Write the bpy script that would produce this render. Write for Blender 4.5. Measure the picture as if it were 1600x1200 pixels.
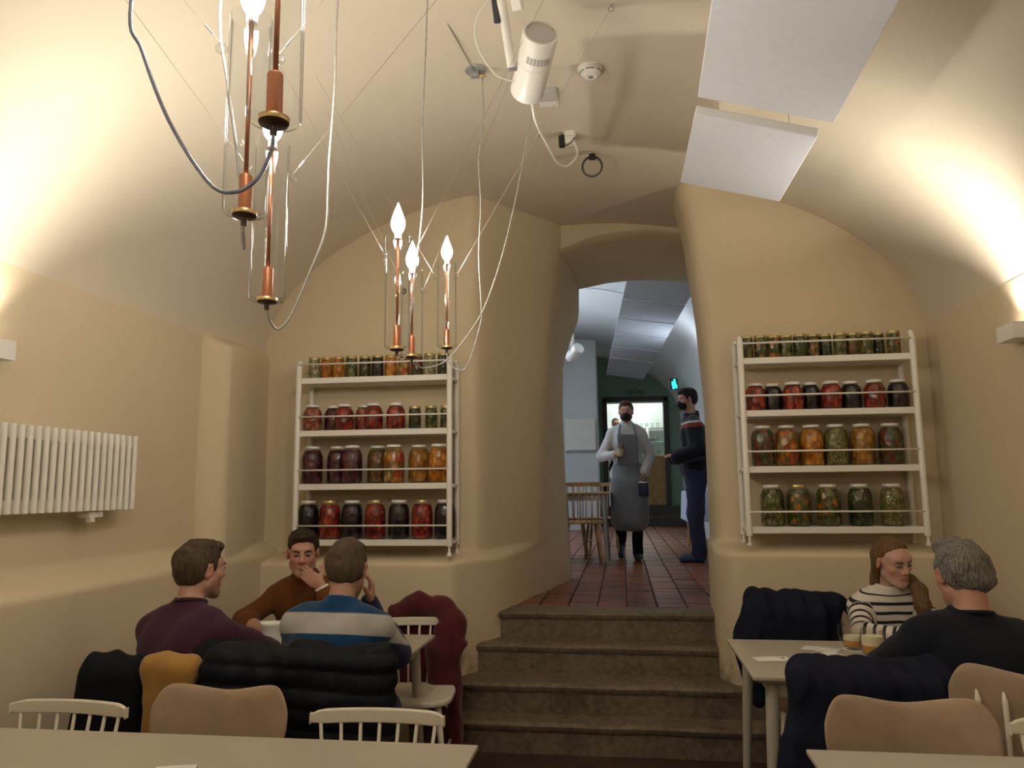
import bpy, math, random
import numpy as np
from mathutils import Vector, Matrix, noise as mnoise

for _o in list(bpy.data.objects):
    bpy.data.objects.remove(_o)
SC = bpy.context.scene
COL = SC.collection
random.seed(7)
PI = math.pi

# ------------------------------------------------------------------ camera
def make_camera(loc, yaw, pitch, roll, lens):
    f = Vector((-math.sin(yaw) * math.cos(pitch), math.cos(yaw) * math.cos(pitch), math.sin(pitch)))
    r = Vector((math.cos(yaw), math.sin(yaw), 0))
    u = r.cross(f)
    r2 = r * math.cos(roll) - u * math.sin(roll)
    u2 = u * math.cos(roll) + r * math.sin(roll)
    cd = bpy.data.cameras.new('camera')
    cd.sensor_width = 36.0
    cd.lens = lens
    cd.clip_start = 0.05
    cd.clip_end = 100
    co = bpy.data.objects.new('camera', cd)
    COL.objects.link(co)
    m = Matrix.Identity(4)
    for i in range(3):
        m[i][0], m[i][1], m[i][2], m[i][3] = r2[i], u2[i], -f[i], loc[i]
    co.matrix_world = m
    SC.camera = co

make_camera((0, 0, 1.47), math.radians(8.0), math.radians(7.8), 0.010, 27.0)

# ------------------------------------------------------------------ world, exposure
W = bpy.data.worlds.new('world')
SC.world = W
W.use_nodes = True
W.node_tree.nodes['Background'].inputs[0].default_value = (0.9, 0.85, 0.75, 1)
W.node_tree.nodes['Background'].inputs[1].default_value = 0.02
SC.view_settings.view_transform = 'Standard'
SC.view_settings.look = 'None'
SC.view_settings.gamma = 1.0
SC.view_settings.use_curve_mapping = False
SC.view_settings.exposure = 0.55

# power of the lamps, all built further down with their fittings
P_SCONCE = 6.2        # seen and added uplight sconces of the dining room (W)
P_BULB = 135.0          # emission of the flame bulbs
P_BACK_FILL = 48.0          # unseen uplights added to brighten the far room
P_BAR = 30.0           # lamp of the tap room
C_WARM = (1.0, 0.94, 0.84)
C_COOL = (0.80, 0.89, 1.0)

# ------------------------------------------------------------------ mesh helpers
def V3(*a):
    return np.array(a, dtype=float)

def nrm(v):
    v = np.asarray(v, float)
    return v / (np.linalg.norm(v) + 1e-12)

def frame(d):
    d = nrm(d)
    a = V3(0, 0, 1) if abs(d[2]) < 0.9 else V3(1, 0, 0)
    x = nrm(np.cross(a, d))
    y = np.cross(d, x)
    return x, y, d

def rotz(a):
    c, s = math.cos(a), math.sin(a)
    return np.array([[c, -s, 0], [s, c, 0], [0, 0, 1.0]])

def rotx(a):
    c, s = math.cos(a), math.sin(a)
    return np.array([[1.0, 0, 0], [0, c, -s], [0, s, c]])

def roty(a):
    c, s = math.cos(a), math.sin(a)
    return np.array([[c, 0, s], [0, 1.0, 0], [-s, 0, c]])

class MB:
    """collects simple shapes; build() links them as one mesh object"""
    def __init__(self):
        self.v = []
        self.f = []

    def add(self, vs, fs):
        o = len(self.v)
        self.v += [tuple(float(c) for c in p) for p in vs]
        self.f += [tuple(i + o for i in f) for f in fs]
        return self

    def box(self, lo, hi, R=None, c=(0, 0, 0), taper=None):
        x0, y0, z0 = lo
        x1, y1, z1 = hi
        vs = [(x0, y0, z0), (x1, y0, z0), (x1, y1, z0), (x0, y1, z0), (x0, y0, z1), (x1, y0, z1), (x1, y1, z1), (x0, y1, z1)]
        if R is not None:
            vs = [R @ np.array(p) + np.array(c) for p in vs]
        return self.add(vs, [(0, 3, 2, 1), (4, 5, 6, 7), (0, 1, 5, 4), (1, 2, 6, 5), (2, 3, 7, 6), (3, 0, 4, 7)])

    def cyl(self, a, b, ra, rb=None, n=12, caps=True):
        rb = ra if rb is None else rb
        a, b = np.array(a, float), np.array(b, float)
        x, y, d = frame(b - a)
        vs = []
        for p, r in ((a, ra), (b, rb)):
            for i in range(n):
                t = 2 * PI * i / n
                vs.append(p + r * (x * math.cos(t) + y * math.sin(t)))
        fs = [(i, (i + 1) % n, n + (i + 1) % n, n + i) for i in range(n)]
        if caps:
            fs += [tuple(range(n - 1, -1, -1)), tuple(range(n, 2 * n))]
        return self.add(vs, fs)

    def tube(self, pts, r, n=8, closed=False, caps=True):
        pts = [np.array(p, float) for p in pts]
        m = len(pts)
        rs = r if hasattr(r, '__len__') else [r] * m
        vs = []
        px = None
        for i, p in enumerate(pts):
            if closed:
                d = pts[(i + 1) % m] - pts[i - 1]
            else:
                d = pts[min(i + 1, m - 1)] - pts[max(i - 1, 0)]
            d = nrm(d)
            if px is None:
                px = frame(d)[0]
            px = nrm(px - d * np.dot(px, d))
            py = np.cross(d, px)
            for k in range(n):
                t = 2 * PI * k / n
                vs.append(p + rs[i] * (px * math.cos(t) + py * math.sin(t)))
        fs = []
        for i in range(m if closed else m - 1):
            j = (i + 1) % m
            for k in range(n):
                fs.append((i * n + k, i * n + (k + 1) % n, j * n + (k + 1) % n, j * n + k))
        if caps and not closed:
            fs += [tuple(range(n - 1, -1, -1)), tuple((m - 1) * n + k for k in range(n))]
        return self.add(vs, fs)

    def lathe(self, prof, c=(0, 0, 0), n=24, R=None):
        vs, fs, rings = [], [], []
        for r, z in prof:
            if r < 1e-6:
                rings.append([len(vs)])
                vs.append((0, 0, z))
            else:
                rings.append(list(range(len(vs), len(vs) + n)))
                vs += [(r * math.cos(2 * PI * i / n), r * math.sin(2 * PI * i / n), z) for i in range(n)]
        for A, B in zip(rings[:-1], rings[1:]):
            if len(A) == 1 and len(B) == 1:
                continue
            for i in range(n):
                j = (i + 1) % n
                if len(A) == 1:
                    fs.append((A[0], B[j], B[i]))
                elif len(B) == 1:
                    fs.append((A[i], A[j], B[0]))
                else:
                    fs.append((A[i], A[j], B[j], B[i]))
        R = np.eye(3) if R is None else R
        return self.add([R @ np.array(p) + np.array(c, float) for p in vs], fs)

    def prism(self, poly, z0, z1, R=None, c=(0, 0, 0)):
        n = len(poly)
        vs = [(x, y, z0) for x, y in poly] + [(x, y, z1) for x, y in poly]
        fs = [tuple(range(n - 1, -1, -1)), tuple(range(n, 2 * n))]
        fs += [(i, (i + 1) % n, n + (i + 1) % n, n + i) for i in range(n)]
        if R is not None:
            vs = [R @ np.array(p) + np.array(c) for p in vs]
        return self.add(vs, fs)

    def grid(self, rows, close=False):
        m, n = len(rows), len(rows[0])
        vs = [p for r in rows for p in r]
        fs = []
        for i in range(m - 1):
            for j in range(n if close else n - 1):
                k = (j + 1) % n
                fs.append((i * n + j, i * n + k, (i + 1) * n + k, (i + 1) * n + j))
        return self.add(vs, fs)

    def mesh(self, name, mat=None, smooth=False, angle=None):
        me = bpy.data.meshes.new(name)
        me.from_pydata(self.v, [], self.f)
        if mat:
            me.materials.append(mat)
        finish(me, smooth, angle)
        return me

    def build(self, name, mat=None, parent=None, smooth=False, angle=None, bevel=0, seg=2, off=None):
        if off is not None:
            self.v = [(a - off[0], b - off[1], c - off[2]) for a, b, c in self.v]
        return obj(name, self.mesh(name, mat, smooth, angle), parent, bevel, seg, off)

def finish(me, smooth, angle=None):
    me.validate()
    if smooth:
        me.polygons.foreach_set('use_smooth', [True] * len(me.polygons))
        if angle:
            try:
                me.set_sharp_from_angle(angle=math.radians(angle))
            except Exception:
                pass
    me.update()

def obj(name, me, parent=None, bevel=0, seg=2, loc=None):
    o = bpy.data.objects.new(name, me)
    COL.objects.link(o)
    if parent is not None:
        o.parent = parent
    if loc is not None:
        o.location = loc
    if bevel:
        b = o.modifiers.new('bevel', 'BEVEL')
        b.width = bevel
        b.segments = seg
        b.limit_method = 'ANGLE'
        b.angle_limit = math.radians(40)
    return o

def thing(name, label, cat, loc=(0, 0, 0), rz=0, group=None):
    o = bpy.data.objects.new(name, None)
    o.empty_display_size = 0.1
    COL.objects.link(o)
    o.location = loc
    o.rotation_euler = (0, 0, rz)
    return tag(o, label, cat, group)

def tag(o, label=None, cat=None, group=None, kind=None):
    if label:
        o['label'] = label
    if cat:
        o['category'] = cat
    if group:
        o['group'] = group
    if kind:
        o['kind'] = kind
    return o

def struct(o, label=None):
    o['kind'] = 'structure'
    if label:
        o['label'] = label
    return o

def dup(root, loc, rz=0, label=None, group=None):
    r = root.copy()
    COL.objects.link(r)
    r.location = loc
    r.rotation_euler = (0, 0, rz)
    if label:
        r['label'] = label
    if group:
        r['group'] = group
    for ch in list(root.children):
        c = ch.copy()
        COL.objects.link(c)
        c.parent = r
        for g in list(ch.children):
            d = g.copy()
            COL.objects.link(d)
            d.parent = c
    return r

# smooth curve through points (Catmull-Rom)
def spline(pts, k=6):
    P = [np.array(p, float) for p in pts]
    P = [2 * P[0] - P[1]] + P + [2 * P[-1] - P[-2]]
    out = []
    for i in range(1, len(P) - 2):
        for j in range(k):
            t = j / k
            a, b, c, d = P[i - 1], P[i], P[i + 1], P[i + 2]
            out.append(0.5 * ((2 * b) + (c - a) * t + (2 * a - 5 * b + 4 * c - d) * t * t + (3 * b - a - 3 * c + d) * t ** 3))
    out.append(P[-2])
    return out

# ------------------------------------------------------------------ signed-distance modelling (organic shapes)
class Sdf:
    def __init__(self):
        self.p = []        # (fn, lo, hi, mode, k)
        self.wave = None

    def cap(self, a, b, ra, rb=None, k=0.02, mode='u'):
        rb = ra if rb is None else rb
        a, b = np.array(a, float), np.array(b, float)
        ba = b - a
        L = max(float(ba @ ba), 1e-9)
        def fn(P):
            q = P - a
            t = np.clip((q @ ba) / L, 0, 1)
            q = q - t[..., None] * ba
            return np.sqrt((q * q).sum(-1)) - (ra + (rb - ra) * t)
        m = max(ra, rb)
        self.p.append((fn, np.minimum(a, b) - m, np.maximum(a, b) + m, mode, k))
        return self

    def ell(self, c, r, R=None, k=0.02, mode='u'):
        c, r = np.array(c, float), np.array(r, float)
        R = np.eye(3) if R is None else R          # columns: local axes in world
        def fn(P):
            q = (P - c) @ R
            k0 = np.sqrt(((q / r) ** 2).sum(-1))
            k1 = np.sqrt(((q / (r * r)) ** 2).sum(-1)) + 1e-9
            return k0 * (k0 - 1) / k1
        m = np.abs(R) @ r
        self.p.append((fn, c - m, c + m, mode, k))
        return self

    def box(self, c, h, R=None, rad=0.01, k=0.01, mode='u'):
        c, h = np.array(c, float), np.array(h, float)
        R = np.eye(3) if R is None else R
        def fn(P):
            q = np.abs((P - c) @ R) - h + rad
            return np.sqrt((np.maximum(q, 0) ** 2).sum(-1)) + np.minimum(q.max(-1), 0) - rad
        m = np.abs(R) @ h
        self.p.append((fn, c - m, c + m, mode, k))
        return self

    def custom(self, fn, lo, hi, mode='u', k=0.01):
        self.p.append((fn, np.array(lo, float), np.array(hi, float), mode, k))
        return self

    def bounds(self, pad):
        lo = np.min([p[1] for p in self.p if p[3] == 'u'], 0) - pad
        hi = np.max([p[2] for p in self.p if p[3] == 'u'], 0) + pad
        return lo, hi

    @staticmethod
    def comb(d, e, mode, k):
        if mode == 'u':
            h = np.maximum(k - np.abs(d - e), 0) / k
            return np.minimum(d, e) - h * h * k * 0.25
        if mode == 's':
            e = -e
        h = np.maximum(k - np.abs(d - e), 0) / k
        return np.maximum(d, e) + h * h * k * 0.25

    def full(self, P):
        d = np.full(P.shape[:-1], 10.0)
        for fn, lo, hi, mode, k in self.p:
            d = self.comb(d, fn(P), mode, k)
        return d

    def mesh(self, h):
        B = 8
        pad = 3 * h + (0.02 if self.wave else 0)
        lo, hi = self.bounds(pad)
        nb = np.ceil((hi - lo) / (h * B)).astype(int)
        n = nb * B + 1
        F = np.full(tuple(nb * B), 10.0, np.float32)
        ctr = [lo[i] + (np.arange(nb[i]) + 0.5) * h * B for i in range(3)]
        G = np.stack(np.meshgrid(*ctr, indexing='ij'), -1).reshape(-1, 3)
        d = self.full(G)
        act = np.abs(d) < h * B * 0.87 * 1.5 + 0.02
        ii = np.argwhere(act.reshape(tuple(nb)))
        sg = np.where(d < 0, -1.0, 1.0).reshape(tuple(nb)).astype(np.float32)
        F = np.repeat(np.repeat(np.repeat(sg, B, 0), B, 1), B, 2)
        off = np.stack(np.meshgrid(*[np.arange(B)] * 3, indexing='ij'), -1).reshape(-1, 3)
        org = lo + ii * h * B
        Pt = org[:, None, :] + off[None] * h
        D = np.full(Pt.shape[:2], 10.0)
        bl, bh = org - 0.001, org + h * B
        for fn, l, u, mode, k in self.p:
            m = k + 0.035
            s = np.all((bl < u + m) & (bh > l - m), axis=1)
            if not s.any():
                continue
            if mode == 'i':
                s[:] = True
            D[s] = self.comb(D[s], fn(Pt[s]), mode, k)
        if self.wave:
            D = D + self.wave(Pt)
        blk = F.reshape(nb[0], B, nb[1], B, nb[2], B)
        blk = np.ascontiguousarray(blk.transpose(0, 2, 4, 1, 3, 5))
        blk[ii[:, 0], ii[:, 1], ii[:, 2]] = D.reshape(-1, B, B, B).astype(np.float32)
        F = blk.transpose(0, 3, 1, 4, 2, 5).reshape(tuple(nb * B))
        return nets(F, lo, h)

def nets(F, lo, h):
    S = F < 0
    c = np.zeros(tuple(s - 1 for s in F.shape), np.uint8)
    cs = [(a, b, d) for a in (0, 1) for b in (0, 1) for d in (0, 1)]
    X, Y, Z = F.shape
    for a, b, d in cs:
        c += S[a:X - 1 + a, b:Y - 1 + b, d:Z - 1 + d]
    idx = np.argwhere((c > 0) & (c < 8))
    if len(idx) == 0:
        return np.zeros((0, 3)), np.zeros((0, 4), int)
    val = np.stack([F[idx[:, 0] + a, idx[:, 1] + b, idx[:, 2] + d] for a, b, d in cs], 1).astype(float)
    acc = np.zeros((len(idx), 3))
    cnt = np.zeros(len(idx))
    for i in range(8):
        for j in range(i + 1, 8):
            if sum(abs(x - y) for x, y in zip(cs[i], cs[j])) != 1:
                continue
            va, vb = val[:, i], val[:, j]
            m = (va < 0) != (vb < 0)
            t = np.where(m, va / np.where(m, va - vb, 1), 0)
            p = np.array(cs[i]) + t[:, None] * (np.array(cs[j]) - np.array(cs[i]))
            acc += p * m[:, None]
            cnt += m
    V = lo + (idx + acc / cnt[:, None]) * h
    M = np.full(c.shape, -1, np.int64)
    M[idx[:, 0], idx[:, 1], idx[:, 2]] = np.arange(len(idx))
    Q = []
    for ax in range(3):
        a = [slice(1, -1)] * 3
        b = [slice(1, -1)] * 3
        a[ax] = slice(0, -1)
        b[ax] = slice(1, None)
        sa, sb = S[tuple(a)], S[tuple(b)]
        e = np.argwhere(sa != sb)
        flip = sa[e[:, 0], e[:, 1], e[:, 2]]
        e = e + 1
        e[:, ax] -= 1
        u, w = (ax + 1) % 3, (ax + 2) % 3
        def cell(du, dw):
            q = e.copy()
            q[:, u] += du
            q[:, w] += dw
            return M[q[:, 0], q[:, 1], q[:, 2]]
        q = np.stack([cell(-1, -1), cell(0, -1), cell(0, 0), cell(-1, 0)], 1)
        q[~flip] = q[~flip][:, ::-1]
        Q.append(q)
    Q = np.concatenate(Q)
    return V, Q[(Q >= 0).all(1)]

def np_mesh(name, V, Q, mat, off=(0, 0, 0), attrs=None, smooth_it=1):
    V = V - np.array(off, float)
    if smooth_it and len(Q):
        for _ in range(smooth_it):
            acc = np.zeros_like(V)
            cnt = np.zeros(len(V))
            for i in range(4):
                j = (i + 1) % 4
                np.add.at(acc, Q[:, i], V[Q[:, j]])
                np.add.at(cnt, Q[:, i], 1)
                np.add.at(acc, Q[:, j], V[Q[:, i]])
                np.add.at(cnt, Q[:, j], 1)
            V = V * 0.5 + 0.5 * acc / np.maximum(cnt, 1)[:, None]
    me = bpy.data.meshes.new(name)
    me.vertices.add(len(V))
    me.vertices.foreach_set('co', V.astype(np.float32).ravel())
    me.loops.add(len(Q) * 4)
    me.loops.foreach_set('vertex_index', Q.astype(np.int32).ravel())
    me.polygons.add(len(Q))
    me.polygons.foreach_set('loop_start', np.arange(0, len(Q) * 4, 4, dtype=np.int32))
    me.polygons.foreach_set('use_smooth', np.ones(len(Q), bool))
    me.update(calc_edges=True)
    if mat:
        me.materials.append(mat)
    for nme, arr in (attrs or {}).items():
        if arr.ndim == 2:
            at = me.attributes.new(nme, 'FLOAT_COLOR', 'POINT')
            a4 = np.ones((len(V), 4), np.float32)
            a4[:, :3] = arr
            at.data.foreach_set('color', a4.ravel())
        else:
            at = me.attributes.new(nme, 'FLOAT', 'POINT')
            at.data.foreach_set('value', arr.astype(np.float32))
    return me

def waves(amp, freq, seed=0, stretch=(1, 1, 1)):
    rs = np.random.RandomState(seed)
    K = [(nrm(rs.normal(size=3)) * freq * f * np.array(stretch), rs.rand() * 6.28, 1 / f) for f in (0.6, 1, 1.0, 1.7, 2.3)]
    def fn(P):
        s = 0
        for kv, ph, a in K:
            s = s + a * np.sin(P @ kv + ph)
        return s * amp * 0.4
    return fn
# ------------------------------------------------------------------ materials
class NT:
    def __init__(self, name):
        self.m = bpy.data.materials.new(name)
        self.m.use_nodes = True
        self.t = self.m.node_tree
        self.b = self.t.nodes['Principled BSDF']
        self.out = self.t.nodes['Material Output']

    def n(self, typ, **kw):
        x = self.t.nodes.new('ShaderNode' + typ)
        for k, v in kw.items():
            if k == 'inp':
                for i, val in v.items():
                    x.inputs[i].default_value = val
            else:
                setattr(x, k, v)
        return x

    def l(self, a, b):
        self.t.links.new(a, b)

    def ramp(self, fac, stops, interp='LINEAR'):
        r = self.n('ValToRGB')
        r.color_ramp.interpolation = interp
        e = r.color_ramp.elements
        while len(e) > 1:
            e.remove(e[-1])
        e[0].position = stops[0][0]
        e[0].color = rgba(stops[0][1])
        for p, c in stops[1:]:
            x = e.new(p)
            x.color = rgba(c)
        self.l(fac, r.inputs[0])
        return r.outputs[0]

    def coord(self, kind='Object', scale=None):
        c = self.n('TexCoord').outputs[kind]
        if scale:
            m = self.n('Mapping')
            m.inputs['Scale'].default_value = scale
            self.l(c, m.inputs[0])
            c = m.outputs[0]
        return c

    def noise(self, co, scale, detail=4, rough=0.55, dist=0):
        x = self.n('TexNoise', inp={'Scale': scale, 'Detail': detail, 'Roughness': rough, 'Distortion': dist})
        self.l(co, x.inputs['Vector'])
        return x.outputs['Fac']

    def mix(self, fac, a, b, blend='MIX'):
        x = self.n('Mix', data_type='RGBA', blend_type=blend)
        for s, v in ((x.inputs[0], fac), (x.inputs[6], a), (x.inputs[7], b)):
            if hasattr(v, 'default_value') or hasattr(v, 'is_linked'):
                self.l(v, s)
            elif isinstance(v, (int, float)):
                s.default_value = v
            else:
                s.default_value = rgba(v)
        return x.outputs[2]

    def bump(self, h, strength, dist=0.01):
        x = self.n('Bump', inp={'Strength': strength, 'Distance': dist})
        self.l(h, x.inputs['Height'])
        self.l(x.outputs[0], self.b.inputs['Normal'])

def rgba(c):
    c = tuple(c)
    return c if len(c) == 4 else (c[0], c[1], c[2], 1.0)

def srgb(r, g, b):
    f = lambda c: c / 12.92 if c <= 0.04045 else ((c + 0.055) / 1.055) ** 2.4
    return (f(r / 255), f(g / 255), f(b / 255))

def simple(name, col, rough=0.5, metal=0.0, var=0.06, vscale=8, bump=0.0, bscale=60, bdist=0.004, spec=0.5, sheen=0, rnd=0.0, stretch=None):
    t = NT(name)
    co = t.coord('Object', stretch)
    f = t.noise(co, vscale)
    lo = tuple(c * (1 - var) for c in col)
    hi = tuple(min(c * (1 + var), 1) for c in col)
    c = t.ramp(f, [(0.3, lo), (0.7, hi)])
    if rnd:
        oi = t.n('ObjectInfo').outputs['Random']
        hs = t.n('HueSaturation')
        mr = t.n('MapRange', inp={3: 1 - rnd, 4: 1 + rnd})
        t.l(oi, mr.inputs[0])
        t.l(mr.outputs[0], hs.inputs['Value'])
        t.l(c, hs.inputs['Color'])
        c = hs.outputs[0]
    t.l(c, t.b.inputs['Base Color'])
    t.b.inputs['Roughness'].default_value = rough
    t.b.inputs['Metallic'].default_value = metal
    t.b.inputs['Specular IOR Level'].default_value = spec
    if sheen:
        t.b.inputs['Sheen Weight'].default_value = sheen
        t.b.inputs['Sheen Roughness'].default_value = 0.5
    if bump:
        t.bump(t.noise(co, bscale, 3), bump, bdist)
    return t.m

def plaster(name, col, dirt=False):
    t = NT(name)
    co = t.coord('Object')
    f = t.noise(co, 1.3, 3)
    c = t.ramp(f, [(0.3, tuple(x * 0.97 for x in col)), (0.7, tuple(min(1, x * 1.03) for x in col))])
    if dirt:
        # rubbed and flaked plaster low down along the stair
        sx = t.n('SeparateXYZ')
        t.l(co, sx.inputs[0])
        n2 = t.noise(co, 5.0, 8, 0.65)
        mr = t.n('MapRange', inp={1: 0.95, 2: 0.10, 3: 0.0, 4: 0.50})
        t.l(sx.outputs[2], mr.inputs[0])
        ma = t.n('Math', operation='ADD')
        t.l(n2, ma.inputs[0])
        t.l(mr.outputs[0], ma.inputs[1])
        s = t.ramp(ma.outputs[0], [(0.74, (0, 0, 0)), (0.90, (1, 1, 1))])
        yl = t.n('MapRange', inp={1: 4.70, 2: 4.80, 3: 0.0, 4: 1.0})
        t.l(sx.outputs[1], yl.inputs[0])
        mm = t.n('Math', operation='MULTIPLY')
        t.l(s, mm.inputs[0])
        t.l(yl.outputs[0], mm.inputs[1])
        m2 = t.n('Math', operation='MULTIPLY', inp={1: 0.7})
        t.l(mm.outputs[0], m2.inputs[0])
        c = t.mix(m2.outputs[0], c, (0.16, 0.125, 0.085))
    t.l(c, t.b.inputs['Base Color'])
    t.b.inputs['Roughness'].default_value = 0.75
    t.b.inputs['Specular IOR Level'].default_value = 0.25
    t.bump(t.noise(co, 14, 5), 0.12, 0.01)
    return t.m

def glassy(name, tint=(1, 1, 1), edge=(0.55, 0.6, 0.62), gloss=0.02, ior=1.45, refl=0.8):
    """thin clear glass: fresnel reflection over a transparent body that darkens toward the rim"""
    t = NT(name)
    t.t.nodes.remove(t.b)
    lw = t.n('LayerWeight', inp={'Blend': 0.5})
    f0 = ((ior - 1) / (ior + 1)) ** 2
    fr = t.n('MapRange', inp={1: 0.35, 2: 1.0, 3: f0, 4: refl + f0})
    pw = t.n('Math', operation='POWER', inp={1: 3.0})
    t.l(lw.outputs['Facing'], pw.inputs[0])
    t.l(pw.outputs[0], fr.inputs[0])
    tr = t.n('BsdfTransparent')
    c = t.ramp(lw.outputs['Facing'], [(0.70, tint), (0.98, edge)])
    t.l(c, tr.inputs[0])
    gl = t.n('BsdfGlossy', inp={'Roughness': gloss})
    mx = t.n('MixShader')
    t.l(fr.outputs[0], mx.inputs[0])
    t.l(tr.outputs[0], mx.inputs[1])
    t.l(gl.outputs[0], mx.inputs[2])
    t.l(mx.outputs[0], t.out.inputs[0])
    return t.m

def glow(name, col, strength):
    t = NT(name)
    t.b.inputs['Base Color'].default_value = rgba(col)
    t.b.inputs['Emission Color'].default_value = rgba(col)
    t.b.inputs['Emission Strength'].default_value = strength
    return t.m

M = {}
M['wall'] = plaster('cream_plaster', (0.64, 0.533, 0.365))
M['wall_dirty'] = plaster('cream_plaster_worn', (0.64, 0.533, 0.365), True)
M['vault'] = plaster('white_plaster', (0.645, 0.565, 0.440))
M['bwall'] = plaster('cool_white_plaster', (0.66, 0.68, 0.68))
M['green'] = plaster('green_plaster', (0.21, 0.31, 0.235))
M['white'] = simple('white_paint', (0.80, 0.77, 0.70), 0.35, var=0.02)
M['rad'] = simple('radiator_paint', (0.80, 0.76, 0.67), 0.35, var=0.02)
M['cream'] = simple('cream_lacquer', (0.72, 0.66, 0.53), 0.4, var=0.03)
M['panel'] = simple('felt_panel', (0.82, 0.84, 0.89), 0.9, var=0.02, vscale=30, bump=0.15, bscale=140)
M['tabletop'] = simple('table_laminate', (0.47, 0.42, 0.33), 0.36, var=0.03, vscale=5)
M['tableleg'] = simple('table_leg_paint', (0.45, 0.41, 0.33), 0.45, var=0.03)
M['shell'] = simple('tan_leather', (0.37, 0.262, 0.172), 0.66, var=0.12, vscale=9, bump=0.1, bscale=180, bdist=0.002, sheen=0.2)
M['copper'] = simple('copper', (0.50, 0.19, 0.095), 0.38, metal=0.8, var=0.1)
M['brass'] = simple('brass', (0.72, 0.50, 0.22), 0.3, metal=0.9)
M['darkcap'] = simple('bronze_cap', (0.06, 0.03, 0.02), 0.4)
M['cable'] = simple('clear_braided_cable', (0.40, 0.385, 0.35), 0.3, var=0.25, vscale=60)
M['cable_blue'] = simple('clear_cable_blue', (0.26, 0.30, 0.40), 0.25, var=0.3, vscale=60)
M['wire'] = simple('steel_wire', (0.40, 0.36, 0.31), 0.4, metal=0.7)
M['glass'] = glassy('tube_glass', (0.98, 0.985, 0.985), (0.50, 0.53, 0.55))
M['ear'] = glassy('ear_glass', (0.92, 0.93, 0.94), (0.5, 0.53, 0.56), ior=1.7)
M['jarglass'] = glassy('jar_glass', (0.98, 0.99, 0.97), (0.60, 0.63, 0.58), refl=0.25)
M['mugglass'] = glassy('mug_glass', (0.94, 0.94, 0.92), (0.20, 0.21, 0.20), ior=1.55)
M['beer'] = simple('amber_beer', (0.58, 0.26, 0.03), 0.15, var=0.2, vscale=20)
M['foam'] = simple('beer_foam', (0.86, 0.76, 0.55), 0.7, bump=0.2)
M['bulb'] = glow('flame_bulb', (1.0, 0.93, 0.83), P_BULB)
M['black'] = simple('black_plastic', (0.012, 0.012, 0.014), 0.4)
M['grey'] = simple('grey_metal', (0.35, 0.35, 0.35), 0.45, metal=0.3)
M['greydisc'] = simple('grey_disc', (0.50, 0.48, 0.45), 0.5)
M['darkgrey'] = simple('dark_grey_cable', (0.07, 0.065, 0.06), 0.5)
M['lid_white'] = simple('white_lid', (0.74, 0.72, 0.68), 0.35)
M['lid_gold'] = simple('gold_lid', (0.55, 0.43, 0.20), 0.35, metal=0.7)
M['ceramic'] = simple('white_ceramic', (0.78, 0.76, 0.70), 0.15, var=0.02)
M['wood'] = simple('oak', (0.42, 0.25, 0.11), 0.5, var=0.25, vscale=6, stretch=(8, 8, 1), rnd=0.1)
M['woodtop'] = simple('oak_top', (0.50, 0.33, 0.17), 0.45, var=0.2, vscale=6, stretch=(1, 8, 8))
M['bardoor'] = simple('varnished_door', (0.42, 0.25, 0.08), 0.4, var=0.2, vscale=5, stretch=(6, 6, 1))
M['darkframe'] = simple('dark_frame', (0.045, 0.04, 0.035), 0.5)
M['paper'] = simple('paper', (0.82, 0.80, 0.75), 0.7, var=0.02)
M['cloth_blue'] = simple('pale_tablecloth', (0.55, 0.60, 0.74), 0.8)
M['led'] = glow('exit_glow', (0.02, 0.9, 0.62), 2.6)

# stone steps: grey brown, damp darker, greenish at the joints
def stone():
    t = NT('step_stone')
    co = t.coord('Object')
    f = t.noise(co, 3.5, 8, 0.65)
    f2 = t.noise(co, 26, 6)
    c = t.ramp(f, [(0.25, (0.070, 0.047, 0.028)), (0.5, (0.135, 0.094, 0.058)), (0.75, (0.20, 0.145, 0.092))])
    g = t.ramp(t.noise(co, 2.2, 6, 0.7, 0.6), [(0.60, (0, 0, 0)), (0.75, (0.35, 0.35, 0.35))])
    c = t.mix(g, c, (0.10, 0.098, 0.035))
    c = t.mix(0.35, c, t.ramp(f2, [(0.3, (0.05, 0.04, 0.03)), (0.7, (0.30, 0.25, 0.18))]))
    t.l(c, t.b.inputs['Base Color'])
    t.b.inputs['Roughness'].default_value = 0.62
    t.bump(f2, 0.25, 0.01)
    return t.m
M['stone'] = stone()

def tile_mat():
    t = NT('terracotta_tile')
    co = t.coord('Object')
    oi = t.n('ObjectInfo').outputs['Random']
    gm = t.coord('Generated')
    f = t.noise(co, 11, 5)
    c = t.ramp(f, [(0.3, (0.15, 0.045, 0.020)), (0.7, (0.27, 0.085, 0.036))])
    hs = t.n('HueSaturation')
    mr = t.n('MapRange', inp={3: 0.6, 4: 1.3})
    t.l(oi, mr.inputs[0])
    t.l(mr.outputs[0], hs.inputs['Value'])
    t.l(c, hs.inputs['Color'])
    t.l(hs.outputs[0], t.b.inputs['Base Color'])
    t.b.inputs['Roughness'].default_value = 0.33
    t.bump(t.noise(co, 30, 4), 0.08, 0.01)
    return t.m
M['tile'] = tile_mat()
M['grout'] = simple('grout', (0.04, 0.03, 0.025), 0.8)
M['floor'] = simple('dark_floor', (0.05, 0.03, 0.022), 0.45, var=0.35, vscale=5)

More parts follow.
